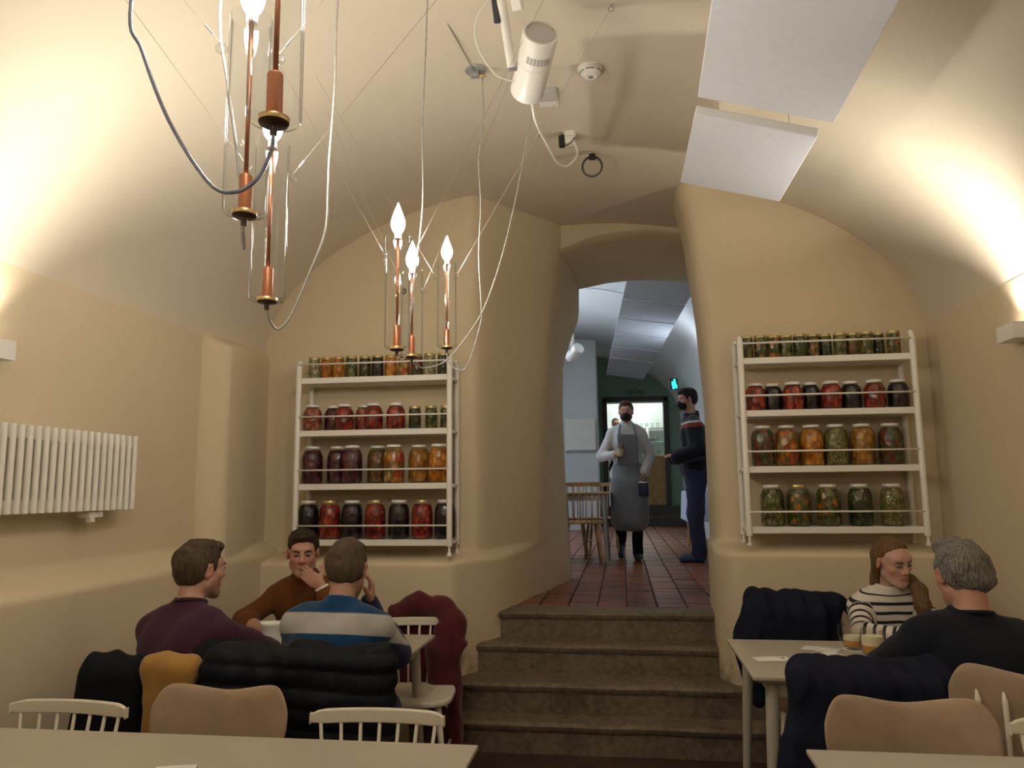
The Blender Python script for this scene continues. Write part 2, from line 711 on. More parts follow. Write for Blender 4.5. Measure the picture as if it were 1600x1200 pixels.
def fabric(name, col, knit=True, sheen=0.25, var=0.12, scale=420):
    t = NT(name)
    co = t.coord('Object')
    f = t.noise(co, 7, 4)
    c = t.ramp(f, [(0.3, tuple(x * (1 - var) for x in col)), (0.7, tuple(min(1, x * (1 + var)) for x in col))])
    t.l(c, t.b.inputs['Base Color'])
    t.b.inputs['Roughness'].default_value = 0.9
    t.b.inputs['Specular IOR Level'].default_value = 0.15
    t.b.inputs['Sheen Weight'].default_value = sheen
    t.bump(t.noise(co, scale if knit else 40, 2), 0.25, 0.003)
    return t.m

def banded(name, base, bands, soft=0.002):
    """cloth knitted in bands: reads the mesh attribute 'band' (metres below the shoulder line)"""
    t = NT(name)
    co = t.coord('Object')
    a = t.n('Attribute', attribute_name='band').outputs['Fac']
    c = None
    stops = [(0.0, base)]
    for lo, hi, colr in bands:
        stops += [(lo - soft, stops[-1][1]), (lo, colr), (hi, colr), (hi + soft, base)]
    c = t.ramp(a, stops[:32])
    f = t.noise(co, 9, 4)
    c = t.mix(1.0, c, t.ramp(f, [(0.3, (0.86, 0.86, 0.86)), (0.7, (1, 1, 1))]), 'MULTIPLY')
    t.l(c, t.b.inputs['Base Color'])
    t.b.inputs['Roughness'].default_value = 0.9
    t.b.inputs['Specular IOR Level'].default_value = 0.15
    t.b.inputs['Sheen Weight'].default_value = 0.2
    t.bump(t.noise(co, 420, 2), 0.25, 0.003)
    return t.m

def skin_mat():
    t = NT('skin')
    a = t.n('Attribute', attribute_name='tint').outputs['Color']
    co = t.coord('Object')
    f = t.noise(co, 30, 4)
    c = t.mix(1.0, a, t.ramp(f, [(0.3, (0.93, 0.90, 0.90)), (0.7, (1, 1, 1))]), 'MULTIPLY')
    t.l(c, t.b.inputs['Base Color'])
    t.b.inputs['Roughness'].default_value = 0.5
    t.b.inputs['Subsurface Weight'].default_value = 0.12
    t.b.inputs['Subsurface Radius'].default_value = (0.012, 0.004, 0.002)
    t.b.inputs['Specular IOR Level'].default_value = 0.35
    t.bump(t.noise(co, 260, 2), 0.05, 0.002)
    return t.m
M['skin'] = skin_mat()

def hair_mat(name, dark, light, scale=(160, 160, 14)):
    t = NT(name)
    co = t.coord('Object', scale)
    f = t.noise(co, 1.0, 5, 0.6, 0.3)
    c = t.ramp(f, [(0.3, dark), (0.68, light)])
    t.l(c, t.b.inputs['Base Color'])
    t.b.inputs['Roughness'].default_value = 0.55
    t.b.inputs['Specular IOR Level'].default_value = 0.25
    t.bump(f, 0.6, 0.006)
    return t.m

def chunks(name, cols, scale=45, liquid=None, rough=0.25):
    """preserved vegetables packed in a jar: cells of their own colour"""
    t = NT(name)
    co = t.coord('Object', (1, 1, 0.7))
    oi = t.n('ObjectInfo').outputs['Random']
    ad = t.n('VectorMath', operation='ADD')
    sc = t.n('VectorMath', operation='SCALE')
    cb = t.n('CombineXYZ')
    t.l(oi, cb.inputs[0]); t.l(oi, cb.inputs[2])
    t.l(cb.outputs[0], sc.inputs[0])
    sc.inputs['Scale'].default_value = 3.0
    t.l(co, ad.inputs[0]); t.l(sc.outputs[0], ad.inputs[1])
    v = t.n('TexVoronoi', inp={'Scale': scale, 'Randomness': 1.0})
    t.l(ad.outputs[0], v.inputs['Vector'])
    sp = t.n('SeparateXYZ')
    t.l(v.outputs['Color'], sp.inputs[0])
    k = len(cols)
    c = t.ramp(sp.outputs[0], [(i / k, cc) for i, cc in enumerate(cols)], 'CONSTANT')
    e = t.ramp(v.outputs['Distance'], [(0.0, (1, 1, 1)), (0.75, (0.35, 0.35, 0.35))])
    c = t.mix(1.0, c, e, 'MULTIPLY')
    t.l(c, t.b.inputs['Base Color'])
    t.b.inputs['Roughness'].default_value = rough
    t.bump(v.outputs['Distance'], 0.4, 0.01)
    return t.m

G1, G2, G3 = (0.130, 0.137, 0.029), (0.208, 0.195, 0.046), (0.072, 0.085, 0.026)
FOOD = {
    'green': (chunks('pickled_gherkins', [G1, G2, G3, (0.260, 0.234, 0.078)], 46), 'green gherkins'),
    'greenorange': (chunks('gherkins_and_carrots', [G1, G3, G2, G1, (0.546, 0.182, 0.026)], 49), 'green gherkins with carrot slices'),
    'greendark': (chunks('dark_green_pickles', [G3, (0.039, 0.052, 0.026), (0.098, 0.104, 0.039)], 55), 'dark green pickles'),
    'lightgreen': (chunks('light_green_beans', [(0.260, 0.247, 0.065), (0.169, 0.169, 0.039), (0.338, 0.286, 0.117)], 79), 'light green beans'),
    'red': (chunks('red_peppers', [(0.468, 0.033, 0.016), (0.286, 0.023, 0.016), (0.546, 0.072, 0.026), (0.195, 0.019, 0.019)], 43), 'red peppers'),
    'redpale': (chunks('red_onions', [(0.468, 0.117, 0.065), (0.364, 0.065, 0.046), (0.546, 0.195, 0.117)], 37), 'pale red onions'),
    'dark': (chunks('beetroot', [(0.016, 0.010, 0.018), (0.026, 0.012, 0.021), (0.010, 0.010, 0.016)], 43), 'blackish beetroot'),
    'plum': (chunks('plums', [(0.111, 0.018, 0.033), (0.072, 0.013, 0.029), (0.169, 0.039, 0.046)], 34), 'dark plums'),
    'orange': (chunks('carrots', [(0.715, 0.247, 0.019), (0.585, 0.169, 0.016), (0.780, 0.338, 0.039)], 34), 'bright orange carrots'),
    'mixed': (chunks('mixed_vegetables', [(0.650, 0.221, 0.026), (0.520, 0.091, 0.026), (0.312, 0.221, 0.052), (0.650, 0.364, 0.117)], 34), 'mixed orange and red vegetables'),
    'yellow': (chunks('yellow_squash', [(0.650, 0.299, 0.039), (0.546, 0.208, 0.026), (0.416, 0.195, 0.026)], 34), 'yellow squash pieces'),
    'olive': (chunks('olive_mix', [(0.208, 0.130, 0.039), (0.156, 0.143, 0.039), (0.260, 0.091, 0.033)], 52), 'olive brown pickles'),
    'pale': (chunks('pale_garlic', [(0.520, 0.468, 0.260), (0.364, 0.351, 0.169), (0.598, 0.520, 0.338)], 58), 'pale garlic'),
    'redgreen': (chunks('red_and_green_mix', [(0.286, 0.046, 0.026), G1, (0.156, 0.052, 0.039), G3], 49), 'mixed dark red and green vegetables'),
}
# ------------------------------------------------------------------ the vaulted room
def ss(t):
    t = min(max(t, 0.0), 1.0)
    return t * t * (3 - 2 * t)

def lin(a, b, n):
    return [a + (b - a) * i / (n - 1) for i in range(n)]

VC, VA, VS, VB = -0.27, 2.17, 2.40, 1.15          # vault: centre, half width, springing, rise
def vault_z(x):
    u = min(1.0, abs(x - VC) / VA)
    return VS + VB * math.sqrt(max(0, 1 - u * u))

def wob(x, y, z, a=0.012, s=1.1):
    return a * mnoise.noise(Vector((x * s, y * s, z * s)))

# floor of the dining room
m = MB()
m.box((-2.6, -4.2, -0.2), (2.1, 4.6, 0.0))
struct(m.build('floor', M['floor']), 'dark floor of the vaulted dining room')

# vault
rows = []
for y in lin(-4.2, 5.97, 60):
    r = []
    for i in range(65):
        t = PI * i / 64
        x, z = VC - VA * math.cos(t), VS + VB * math.sin(t)
        d = wob(x, y, z, 0.014, 0.9) * math.sin(t)
        r.append((x, y, z + d))
    rows.append(r)
struct(MB().grid(rows).build('ceiling', M['vault'], smooth=True), 'whitewashed barrel vault')

# left wall with a stepped ledge and a shallow pier by the corner
rows = []
ys = lin(-4.2, 3.9, 40) + lin(4.0, 5.08, 40)
zs = [0, 0.5, 0.9, 1.0] + lin(1.03, 1.22, 12) + lin(1.3, 2.15, 10) + lin(2.2, 2.46, 12)
for z in zs:
    r = []
    for y in ys:
        led = 0.15 * (1 - ss((z - 1.06) / 0.11))
        pier = (0.13 - 0.10 * ss((y - 4.3) / 0.75)) * ss((y - 4.20) / 0.07) * ss((2.42 - z + 0.06 * (y - 4.3)) / 0.09)
        x = -2.44 + max(led, pier) + wob(y, z, 3.0, 0.012, 1.0) * ss((2.36 - z) / 0.3)
        r.append((x, y, z))
    rows.append(r)
struct(MB().grid(rows).build('wall_left', M['wall'], smooth=True), 'cream left wall with a rounded ledge')

# right wall
rows = [[(1.90 + wob(y, z, 9.0, 0.010, 1.0), y, z) for y in lin(-4.2, 5.1, 40)] for z in lin(0, 2.45, 14)]
struct(MB().grid(rows).build('wall_right', M['wall'], smooth=True), 'cream right wall')
m = MB()
m.box((-2.7, -4.35, 0), (2.2, -4.2, 3.8))
struct(m.build('wall_front', M['wall']), 'cream wall closing the near end of the room')

# end wall, left half: ledge, splayed reveal of the passage, all one plaster surface
def itp(z, xs, fs):
    return float(np.interp(z, xs, fs))

def path_left(z):
    mid = itp(z, [0.7, 2.0, 3.0, 3.4], [-0.66, -0.60, -0.50, -0.42])
    end = itp(z, [0.68, 1.49, 2.13, 2.6, 2.85, 3.02, 3.34], [-0.456, -0.497, -0.514, -0.505, -0.42, -0.348, -0.341])
    U = [(-2.7, 5.0), (-2.2, 5.0), (-1.6, 5.0), (-1.2, 5.0), (-1.03, 5.0), (-0.985, 5.004), (-0.955, 5.02), (-0.93, 5.05),
         (-0.93 + (mid + 0.93) * 0.3, 5.33), (-0.93 + (mid + 0.93) * 0.65, 5.62), (mid - 0.02, 5.86), (mid, 5.92), (mid * 0.6 + end * 0.4, 6.3), (mid * 0.3 + end * 0.7, 6.7), (end, 6.96), (end - 0.03, 7.05), (-1.2, 7.1), (-4.0, 7.1)]
    L = [(-2.7, 4.72), (-2.2, 4.72), (-1.6, 4.72), (-1.25, 4.72), (-1.12, 4.72), (-1.075, 4.724), (-1.045, 4.74), (-1.01, 4.79),
         (-0.90, 4.99), (-0.80, 5.20), (-0.715, 5.60), (-0.66, 5.9), (-0.58, 6.3), (-0.51, 6.7), (end, 6.96), (end - 0.03, 7.05), (-1.2, 7.1), (-4.0, 7.1)]
    return U, L

def path_right(z):
    c = itp(z, [0, 2.0, 2.6, 3.2, 3.5], [0.575, 0.575, 0.54, 0.48, 0.42])
    U = [(2.1, 5.0), (1.4, 5.0), (1.0, 5.0), (0.80, 5.0), (c + 0.13, 5.0), (c + 0.07, 5.012), (c + 0.03, 5.04), (c + 0.006, 5.09), (c, 5.15), (c + 0.01, 5.5), (c + 0.12, 6.2), (0.9, 7.0), (2.4, 7.1)]
    L = [(2.1, 4.72), (1.4, 4.72), (1.0, 4.72), (0.80, 4.72), (0.69, 4.722), (0.65, 4.732), (0.615, 4.76), (0.58, 4.82), (0.55, 4.90), (0.57, 5.5), (0.69, 6.2), (0.9, 7.0), (2.4, 7.1)]
    return U, L

def end_wall(path, ledge):
    rows = []
    for z in [-0.1, 0.2, 0.4, 0.6, 0.8, 0.95] + lin(ledge - 0.08, ledge + 0.03, 10) + lin(ledge + 0.1, 3.9, 34):
        U, L = path(z)
        b = ss((ledge + 0.015 - z) / 0.075)
        r = []
        for (ux, uy), (lx, ly) in zip(U, L):
            x, y = ux + (lx - ux) * b, uy + (ly - uy) * b
            d = wob(x, y, z, 0.010, 1.2)
            r.append((x + d * 0.6, y + d, z))
        # subdivide along the path
        q = []
        for p0, p1 in zip(r[:-1], r[1:]):
            q += [p0, tuple((a + c) / 2 for a, c in zip(p0, p1))]
        q.append(r[-1])
        rows.append(q)
    return rows
struct(MB().grid(end_wall(path_left, 1.07)).build('wall_end_left', M['wall_dirty'], smooth=True), 'cream end wall and splayed reveal left of the stair')
struct(MB().grid(end_wall(path_right, 1.13)).build('wall_end_right', M['wall_dirty'], smooth=True), 'cream end wall right of the stair')

# lintel with a flat arch over the passage
def lint(y):
    a = [(-1.4, 3.2), (-0.45, 3.35), (-0.2, 3.44), (0.05, 3.475), (0.3, 3.475), (0.6, 3.42), (0.95, 3.33), (1.4, 3.2)]
    b = [(-1.4, 3.2), (-0.40, 3.33), (-0.1, 3.385), (0.1, 3.40), (0.3, 3.40), (0.55, 3.37), (0.8, 3.33), (1.4, 3.2)]
    t = (y - 5.9) / 1.1
    xs = lin(-1.4, 1.4, 41)
    za = np.interp(xs, [p[0] for p in a], [p[1] for p in a])
    zb = np.interp(xs, [p[0] for p in b], [p[1] for p in b])
    return [(x, y, float(p + (q - p) * t)) for x, p, q in zip(xs, za, zb)]
rows = [[(x, 5.9, 4.9) for x in lin(-1.4, 1.4, 41)], [(p[0], 5.9, p[2] + 0.012) for p in lint(5.9)]]
rows += [[(p[0], p[1], p[2]) for p in lint(y)] for y in lin(5.912, 7.09, 8)]
rows += [[(x, 7.1, 4.9) for x in lin(-1.4, 1.4, 41)]]
struct(MB().grid(rows).build('wall_lintel', M['wall'], smooth=True, angle=50), 'flat plaster arch over the passage')

# stone stair, four steps
stair = struct(obj('stair', None), 'worn brown stone stair leading up to the passage')
for i, (y, x0, x1) in enumerate([(4.50, -1.25, 0.85), (4.67, -1.15, 0.80), (4.93, -1.05, 0.75), (5.15, -1.0, 0.70)]):
    z1 = 0.17 * (i + 1)
    y1 = [4.86, 5.1, 5.3, 5.36][i]
    m = MB()
    prof = [(y + 0.012, z1 - 0.172), (y + 0.010, z1 - 0.055), (y - 0.004, z1 - 0.042), (y - 0.008, z1 - 0.018), (y + 0.004, z1 - 0.004), (y + 0.03, z1), (y1, z1), (y1, z1 - 0.17)]
    rows = []
    for x in lin(x0, x1, 30):
        rows.append([(x, py + 0.006 * mnoise.noise(Vector((x * 4, i * 7.0, pz * 3))) - 0.02 * (x - 0) * 0, pz + 0.006 * mnoise.noise(Vector((x * 3, i * 5.0 + py * 4, 2)))) for py, pz in prof])
    m.grid(rows)
    m.build('step', M['stone'], stair, smooth=True, angle=45)

# upper floor: grout bed and terracotta tiles
fl = struct(MB().box((-4.0, 5.3, 0.3), (2.4, 17.3, 0.662)).build('floor_upper', M['grout']), 'terracotta tiled floor of the passage and far room')
tm = MB()
a, b = 0.0955, 0.0905
tm.add([(-a, -a, -0.02), (a, -a, -0.02), (a, a, -0.02), (-a, a, -0.02), (-a, -a, 0), (a, -a, 0), (a, a, 0), (-a, a, 0), (-b, -b, 0.004), (b, -b, 0.004), (b, b, 0.004), (-b, b, 0.004)],
       [(0, 1, 5, 4), (1, 2, 6, 5), (2, 3, 7, 6), (3, 0, 4, 7), (4, 5, 9, 8), (5, 6, 10, 9), (6, 7, 11, 10), (7, 4, 8, 11), (8, 9, 10, 11)])
tme = tm.mesh('tile', M['tile'])
cells = []
for j in range(59):
    y = 5.46 + j * 0.2
    for i in range(-7, 7):
        x = 0.012 + i * 0.2 + 0.1
        xl = float(np.interp(y, [5.2, 5.9, 6.95, 7.1, 7.2], [-0.80, -0.66, -0.456, -0.5, -1.3]))
        xr = float(np.interp(y, [5.1, 5.5, 6.2, 7.0, 7.1], [0.55, 0.58, 0.70, 0.9, 1.3]))
        if xl - 0.12 < x < xr + 0.12 and (y < 7.1 or x > -0.08 * y - 0.15):
            cells.append((x, y))
rs = random.Random(3)
far = MB()
for k, (x, y) in enumerate(cells):
    dz = rs.uniform(-0.0025, 0.0015)
    if k < 300:
        t = obj('tile', tme, fl, loc=(x, y, 0.676 + dz))
        t.rotation_euler = (rs.uniform(-0.006, 0.006), rs.uniform(-0.006, 0.006), rs.uniform(-0.01, 0.01))
    else:
        far.add([(p[0] + x, p[1] + y, p[2] + 0.676 + dz) for p in tm.v], tm.f)
t = far.build('tile', M['tile'], fl)
tag(t, kind='stuff')

# far room shell
BC, BA, BS, BB = -0.95, 2.25, 2.90, 1.5
rows = []
for y in lin(7.1, 17.1, 40):
    rows.append([(BC - BA * math.cos(PI * i / 40), y, BS + BB * math.sin(PI * i / 40) + wob(i * 0.1, y, 5, 0.03, 0.8)) for i in range(41)])
struct(MB().grid(rows).build('ceiling_far', M['bwall'], smooth=True), 'cool white vault of the far room')
rows = [[(1.30 + wob(y, z, 2, 0.015, 0.8), y, z) for y in lin(7.0, 17.1, 20)] for z in lin(0.6, 2.95, 6)]
struct(MB().grid(rows).build('wall_far_right', M['bwall'], smooth=True), 'white right wall of the far room')
rows = [[(-3.2, y, z) for y in lin(7.0, 17.1, 20)] for z in lin(0.6, 2.95, 6)]
struct(MB().grid(rows).build('wall_far_left', M['bwall'], smooth=True), 'white left wall of the far room')
m = MB()
m.box((-3.3, 15.0, 0.6), (-0.43, 15.6, 4.6))
struct(m.build('wall_far_pier', M['bwall'], bevel=0.03), 'white wall end in front of the green wall')
# green wall with the opening of the tap room
m = MB()
ox0, ox1, oz0, oz1 = -0.36, 1.02, 1.10, 3.42
for lo, hi in (((-0.6, 17.0, 0.6), (ox0, 17.25, 4.6)), ((ox1, 17.0, 0.6), (1.5, 17.25, 4.6)), ((ox0, 17.0, oz1), (ox1, 17.25, 4.6)), ((ox0, 17.0, 0.6), (ox1, 17.25, oz0))):
    m.box(lo, hi)
struct(m.build('wall_green', M['green']), 'dark green wall around the tap room opening')
m = MB()
m.box((-1.2, 18.9, 0.6), (1.8, 19.0, 4.0)).box((-1.2, 17.25, 0.6), (-1.1, 19.0, 4.0)).box((1.7, 17.25, 0.6), (1.8, 19.0, 4.0)).box((-1.2, 17.25, 3.9), (1.8, 19.0, 4.0)).box((-1.2, 17.25, 0.6), (1.8, 19.0, 1.1))
struct(m.build('wall_taproom', M['bwall']), 'white tiled walls of the tap room')
m = MB()
for lo, hi in (((ox0 - 0.02, 16.93, oz0), (ox0 + 0.08, 17.28, oz1)), ((ox1 - 0.08, 16.93, oz0), (ox1 + 0.02, 17.28, oz1)), ((ox0 - 0.02, 16.93, oz1 - 0.08), (ox1 + 0.02, 17.28, oz1 + 0.03))):
    m.box(lo, hi)
struct(m.build('trim_1', M['darkframe'], bevel=0.01), 'dark frame around the tap room opening')
st2 = struct(obj('stair_far', None), 'dark steps below the tap room opening')
for i, (y0, z1) in enumerate(((16.35, 0.88), (16.65, 1.08))):
    MB().box((ox0 - 0.2, y0, 0.66), (1.28, 17.0, z1)).build('step', M['darkframe'], st2, bevel=0.015)
# ------------------------------------------------------------------ wall sconces (uplights)
def sconce(x, y, z, side, label, power=P_SCONCE, col=C_WARM, group='uplights on the walls'):
    r = thing('wall_sconce', label, 'wall lamp', (x, y, z), 0, group)
    w, d, h, t = 0.16, 0.10, 0.075, 0.006
    s = side                      # +1: wall on the left, body grows to +x
    b = MB()
    x0, x1 = (0.0, d) if s > 0 else (-d, 0.0)
    b.box((x0, -w / 2, 0), (x1, w / 2, t))
    b.box((x0, -w / 2, t), (x0 + t, w / 2, h)).box((x1 - t, -w / 2, t), (x1, w / 2, h))
    b.box((x0 + t, -w / 2, t), (x1 - t, -w / 2 + t, h)).box((x0 + t, w / 2 - t, t), (x1 - t, w / 2, h))
    b.build('housing', M['white'], r)
    xm = (x0 + x1) / 2
    g = MB().box((xm - 0.035, -w / 2 + 0.015, h - 0.03), (xm + 0.035, w / 2 - 0.015, h - 0.026)).build('lens', M['lens'], r)
    ld = bpy.data.lights.new('sconce_light', 'AREA')
    ld.shape = 'RECTANGLE'
    ld.size, ld.size_y = 0.06, 0.10
    ld.energy = power
    ld.color = col
    ld.spread = math.radians(108)
    lo = bpy.data.objects.new('sconce_light', ld)
    COL.objects.link(lo)
    lo.parent = r
    lo.location = (xm, 0, h + 0.002)
    lo.rotation_euler = (0, PI + 0.42 * s, 0)
    return r
M['lens'] = glow('sconce_lens', C_WARM, 6)
sconce(-2.43, 2.575, 1.985, 1, 'small white box uplight on the left wall above the radiator')
sconce(1.895, 3.82, 2.135, -1, 'small white box uplight on the right wall at the frame edge')
sconce(-2.43, 0.10, 1.975, 1, 'added white box fill uplight on the left wall, beside the viewer')  # this and the next three are unseen, added as fill for the room
sconce(1.895, 1.20, 2.12, -1, 'added white box fill uplight on the right wall, beside the viewer')
sconce(-2.43, -2.4, 1.975, 1, 'added white box fill uplight on the left wall, behind the viewer')
sconce(1.895, -1.7, 2.12, -1, 'added white box fill uplight on the right wall, behind the viewer')
M['lens'] = glow('fill_lens_cool', C_COOL, 6)  # far room sconces below are unseen, added to brighten that room
for y, lab in ((8.4, 'nearer'), (11.5, 'farther')):
    sconce(-3.2, y, 2.6, 1, lab + ' added cool fill uplight on the left wall of the far room', P_BACK_FILL, C_COOL, 'added fill uplights in the far room')
sconce(1.29, 10.5, 2.6, -1, 'added cool fill uplight on the right wall of the far room', P_BACK_FILL * 0.12, C_COOL, 'added fill uplights in the far room')

# ------------------------------------------------------------------ column radiator on the left wall
rad = thing('radiator', 'white column radiator hanging on the left wall', 'radiator', (-2.345, 2.13, 1.392))
m = MB()
for dx in (-0.022, 0.022):
    m.tube(spline([(dx, 0, 0.0), (dx, 0, 0.02), (dx, 0, 0.17), (dx, 0, 0.33), (dx, 0, 0.35)], 3), [0.010] + [0.0135] * 11 + [0.009], 10)
m.tube([(-0.024, 0, 0.335), (0.024, 0, 0.335)], 0.0155, 10)
m.tube([(-0.024, 0, 0.02), (0.024, 0, 0.02)], 0.0155, 10)
m.box((-0.022, -0.0145, 0.005), (0.022, 0.0145, 0.055)).box((-0.022, -0.0145, 0.295), (0.022, 0.0145, 0.345))
cme = m.mesh('column', M['rad'], True, 50)
for i in range(30):
    obj('column', cme, rad, loc=(0.0, 0.0 + 0.0445 * i, 0))
MB().cyl((0, 0, 0.31), (0, 1.29, 0.31), 0.011).cyl((0, 0, 0.04), (0, 1.29, 0.04), 0.011).build('header_pipe', M['rad'], rad, True)
m = MB()
m.box((-0.05, 1.02, -0.03), (0.01, 1.11, -0.005)).box((-0.02, 1.03, -0.05), (0.012, 1.055, -0.02))
m.build('bracket', M['rad'], rad, bevel=0.004)
MB().box((-0.09, 0.2, 0.08), (-0.03, 0.23, 0.3)).box((-0.09, 1.08, 0.08), (-0.03, 1.11, 0.3)).build('wall_bracket', M['rad'], rad)

# ------------------------------------------------------------------ felt panels hung under the vault
def hung_panel(name, cs, th, label, group, wires, mat):
    """cs: four underside corners (near left, near right, far right, far left)"""
    cs = [np.array(c, float) for c in cs]
    c0 = sum(cs) / 4
    n = nrm(np.cross(cs[1] - cs[0], cs[3] - cs[0]))
    if n[2] < 0:
        n = -n
    r = thing(name, label, 'acoustic panel', tuple(c0), 0, group)
    m = MB()
    lo = [c - c0 for c in cs]
    hi = [c - c0 + n * th for c in cs]
    m.add(lo + hi, [(3, 2, 1, 0), (4, 5, 6, 7), (0, 1, 5, 4), (1, 2, 6, 5), (2, 3, 7, 6), (3, 0, 4, 7)])
    m.build('board', mat, r, bevel=0.004, seg=1)
    for u, v in wires:
        p = (lo[0] * (1 - u) + lo[1] * u) * (1 - v) + (lo[3] * (1 - u) + lo[2] * u) * v + n * th
        w = p + c0
        top = vault_z(w[0]) if w[1] < 6 else BS + BB * math.sqrt(max(0, 1 - ((w[0] - BC) / BA) ** 2))
        MB().cyl(p, p + V3(0, 0, top - w[2] + 0.02), 0.0015, n=6).build('hanging_wire', M['wire'], r)
    return r
WR = ((0.2, 0.12), (0.8, 0.12), (0.2, 0.88), (0.8, 0.88))
hung_panel('ceiling_panel', [(0.385, 3.47, 3.197), (0.925, 3.47, 3.04), (0.921, 4.3, 3.053), (0.381, 4.3, 3.202)], 0.045, 'smaller white felt panel hanging nearest the stair', 'white felt panels under the dining vault', WR, M['panel'])
hung_panel('ceiling_panel', [(0.352, 2.05, 3.185), (0.93, 2.05, 3.03), (0.952, 3.3, 3.021), (0.383, 3.3, 3.19)], 0.045, 'large white felt panel hanging at the top edge of the photo', 'white felt panels under the dining vault', WR, M['panel'])
hung_panel('ceiling_panel', [(0.352, 0.7, 3.185), (0.93, 0.7, 3.03), (0.95, 1.95, 3.025), (0.383, 1.95, 3.19)], 0.045, 'white felt panel overhead, above the viewer', 'white felt panels under the dining vault', WR, M['panel'])
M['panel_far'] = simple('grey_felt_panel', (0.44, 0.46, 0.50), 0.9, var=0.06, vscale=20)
ordn = ['first', 'second', 'third', 'fourth', 'fifth', 'sixth', 'seventh', 'eighth', 'ninth', 'tenth', 'eleventh', 'twelfth', 'thirteenth']
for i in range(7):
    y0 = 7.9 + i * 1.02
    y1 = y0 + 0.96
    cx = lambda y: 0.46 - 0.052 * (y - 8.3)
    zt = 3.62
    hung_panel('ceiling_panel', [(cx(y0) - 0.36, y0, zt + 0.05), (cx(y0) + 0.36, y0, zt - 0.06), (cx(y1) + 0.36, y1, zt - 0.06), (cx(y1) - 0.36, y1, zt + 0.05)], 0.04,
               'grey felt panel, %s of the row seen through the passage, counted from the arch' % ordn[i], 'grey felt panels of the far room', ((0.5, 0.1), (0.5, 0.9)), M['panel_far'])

# ------------------------------------------------------------------ candle pendants of clear glass tube
def pendant(c, L, rad_, label, ears, cable, cmat='cable', ang=0.3):
    """c: bottom centre; ears: world points where the hanging wires end; cable: points from the cap up to the vault"""
    c = np.array(c, float)
    r = thing('candle_pendant', label, 'pendant lamp', tuple(c), 0, 'glass candle pendants')
    R = rad_
    m = MB()
    m.lathe([(R * 0.55, 0.0), (R * 0.9, 0.0), (R, 0.006), (R, L - 0.004), (R - 0.002, L), (R - 0.004, L - 0.003), (R - 0.0035, 0.010), (R * 0.55, 0.006)], n=40)
    gt = m.build('glass_tube', M['glass'], r, True, 60)
    MB().lathe([(0.0, -0.008), (R * 0.52, -0.006), (R * 0.56, -0.002)], n=28).build('end_cap', M['darkcap'], r, True)
    MB().lathe([(R * 0.56, -0.002), (R * 0.58, 0.006), (R * 0.3, 0.010)], n=28).build('brass_ring', M['brass'], r, True)
    MB().lathe([(0, 0.008), (0.0135, 0.008), (0.0135, 0.082), (0.012, 0.085), (0, 0.085)], n=20).build('holder', M['copper'], r, True, 40)
    MB().cyl((0, 0, 0.08), (0, 0, L - 0.005), 0.0047, n=10).build('stem', M['copper'], r, True)
    MB().lathe([(0, L - 0.012), (0.0125, L - 0.012), (0.0125, L + 0.012), (0, L + 0.012)], n=16).build('socket', M['white'], r, True, 40)
    b = 1.18
    prof = [(0.0115, 0.0), (0.0175 * b, 0.014), (0.0215 * b, 0.03), (0.0215 * b, 0.045), (0.0175 * b, 0.063), (0.012 * b, 0.081), (0.006 * b, 0.099), (0.0, 0.118)]
    MB().lathe([(rr, zz + L + 0.010) for rr, zz in prof], n=24).build('flame_bulb', M['bulb'], r, True)
    MB().lathe([(0, -0.024), (0.006, -0.024), (0.007, -0.006), (0, -0.006)], n=12).build('cable_gland', M['darkcap'], r, True, 40)
    pts = spline([np.array(p, float) - c for p in cable], 7)
    MB().tube(pts, 0.0032, 8).build('cable', M[cmat], r, True)
    ez = L - 0.075
    for p in ears:
        p = np.array(p, float)
        d = p - c
        h = nrm(V3(d[0], d[1], 0))
        e = MB()
        ctr = h * (R + 0.014) + V3(0, 0, ez)
        ring = [ctr + 0.0105 * (h * math.cos(t) + V3(0, 0, math.sin(t))) for t in np.linspace(0, 2 * PI, 20, endpoint=False)]
        e.tube(ring, 0.0038, 8, closed=True)
        e.build('glass_ear', M['ear'], gt, True)
        w = ctr + V3(0, 0, 0.008)
        hw = MB().cyl(w, d, 0.0007, n=6).build('hanging_wire', M['wire'], r)
        dd = nrm(d - w)
        MB().cyl(w + dd * 0.03, w + dd * 0.055, 0.002, n=8).build('crimp', M['grey'], hw)
    return r

def vp(x, y, dz=0.005):
    return (x, y, vault_z(x) - dz)
pendant((-0.556, 1.14, 2.08), 0.44, 0.045, 'nearest candle pendant, cut by the top edge, with blue grey cable', [vp(-1.5, 0.95), vp(0.1, 1.3)],
        [(-0.556, 1.14, 2.062), (-0.556, 1.134, 2.027), (-0.575, 1.129, 1.978), (-0.612, 1.123, 1.954), (-0.655, 1.117, 1.972), (-0.725, 1.111, 2.079), (-0.778, 1.106, 2.206), (-0.80, 1.1, 2.298), (-0.79, 1.15, 2.7), (-0.62, 1.5, 3.2), (-0.45, 2.0, 3.53)], 'cable_blue')
pendant((-0.760, 1.44, 2.041), 0.44, 0.045, 'second nearest candle pendant, behind the largest glass tube', [vp(-1.55, 1.2), vp(-0.2, 1.9)],
        [(-0.762, 1.44, 2.022), (-0.764, 1.45, 1.989), (-0.768, 1.46, 1.975), (-0.780, 1.47, 2.017), (-0.811, 1.50, 2.181), (-0.843, 1.50, 2.367), (-0.869, 1.5, 2.576), (-0.85, 1.55, 3.0), (-0.62, 1.9, 3.52)], 'cable')
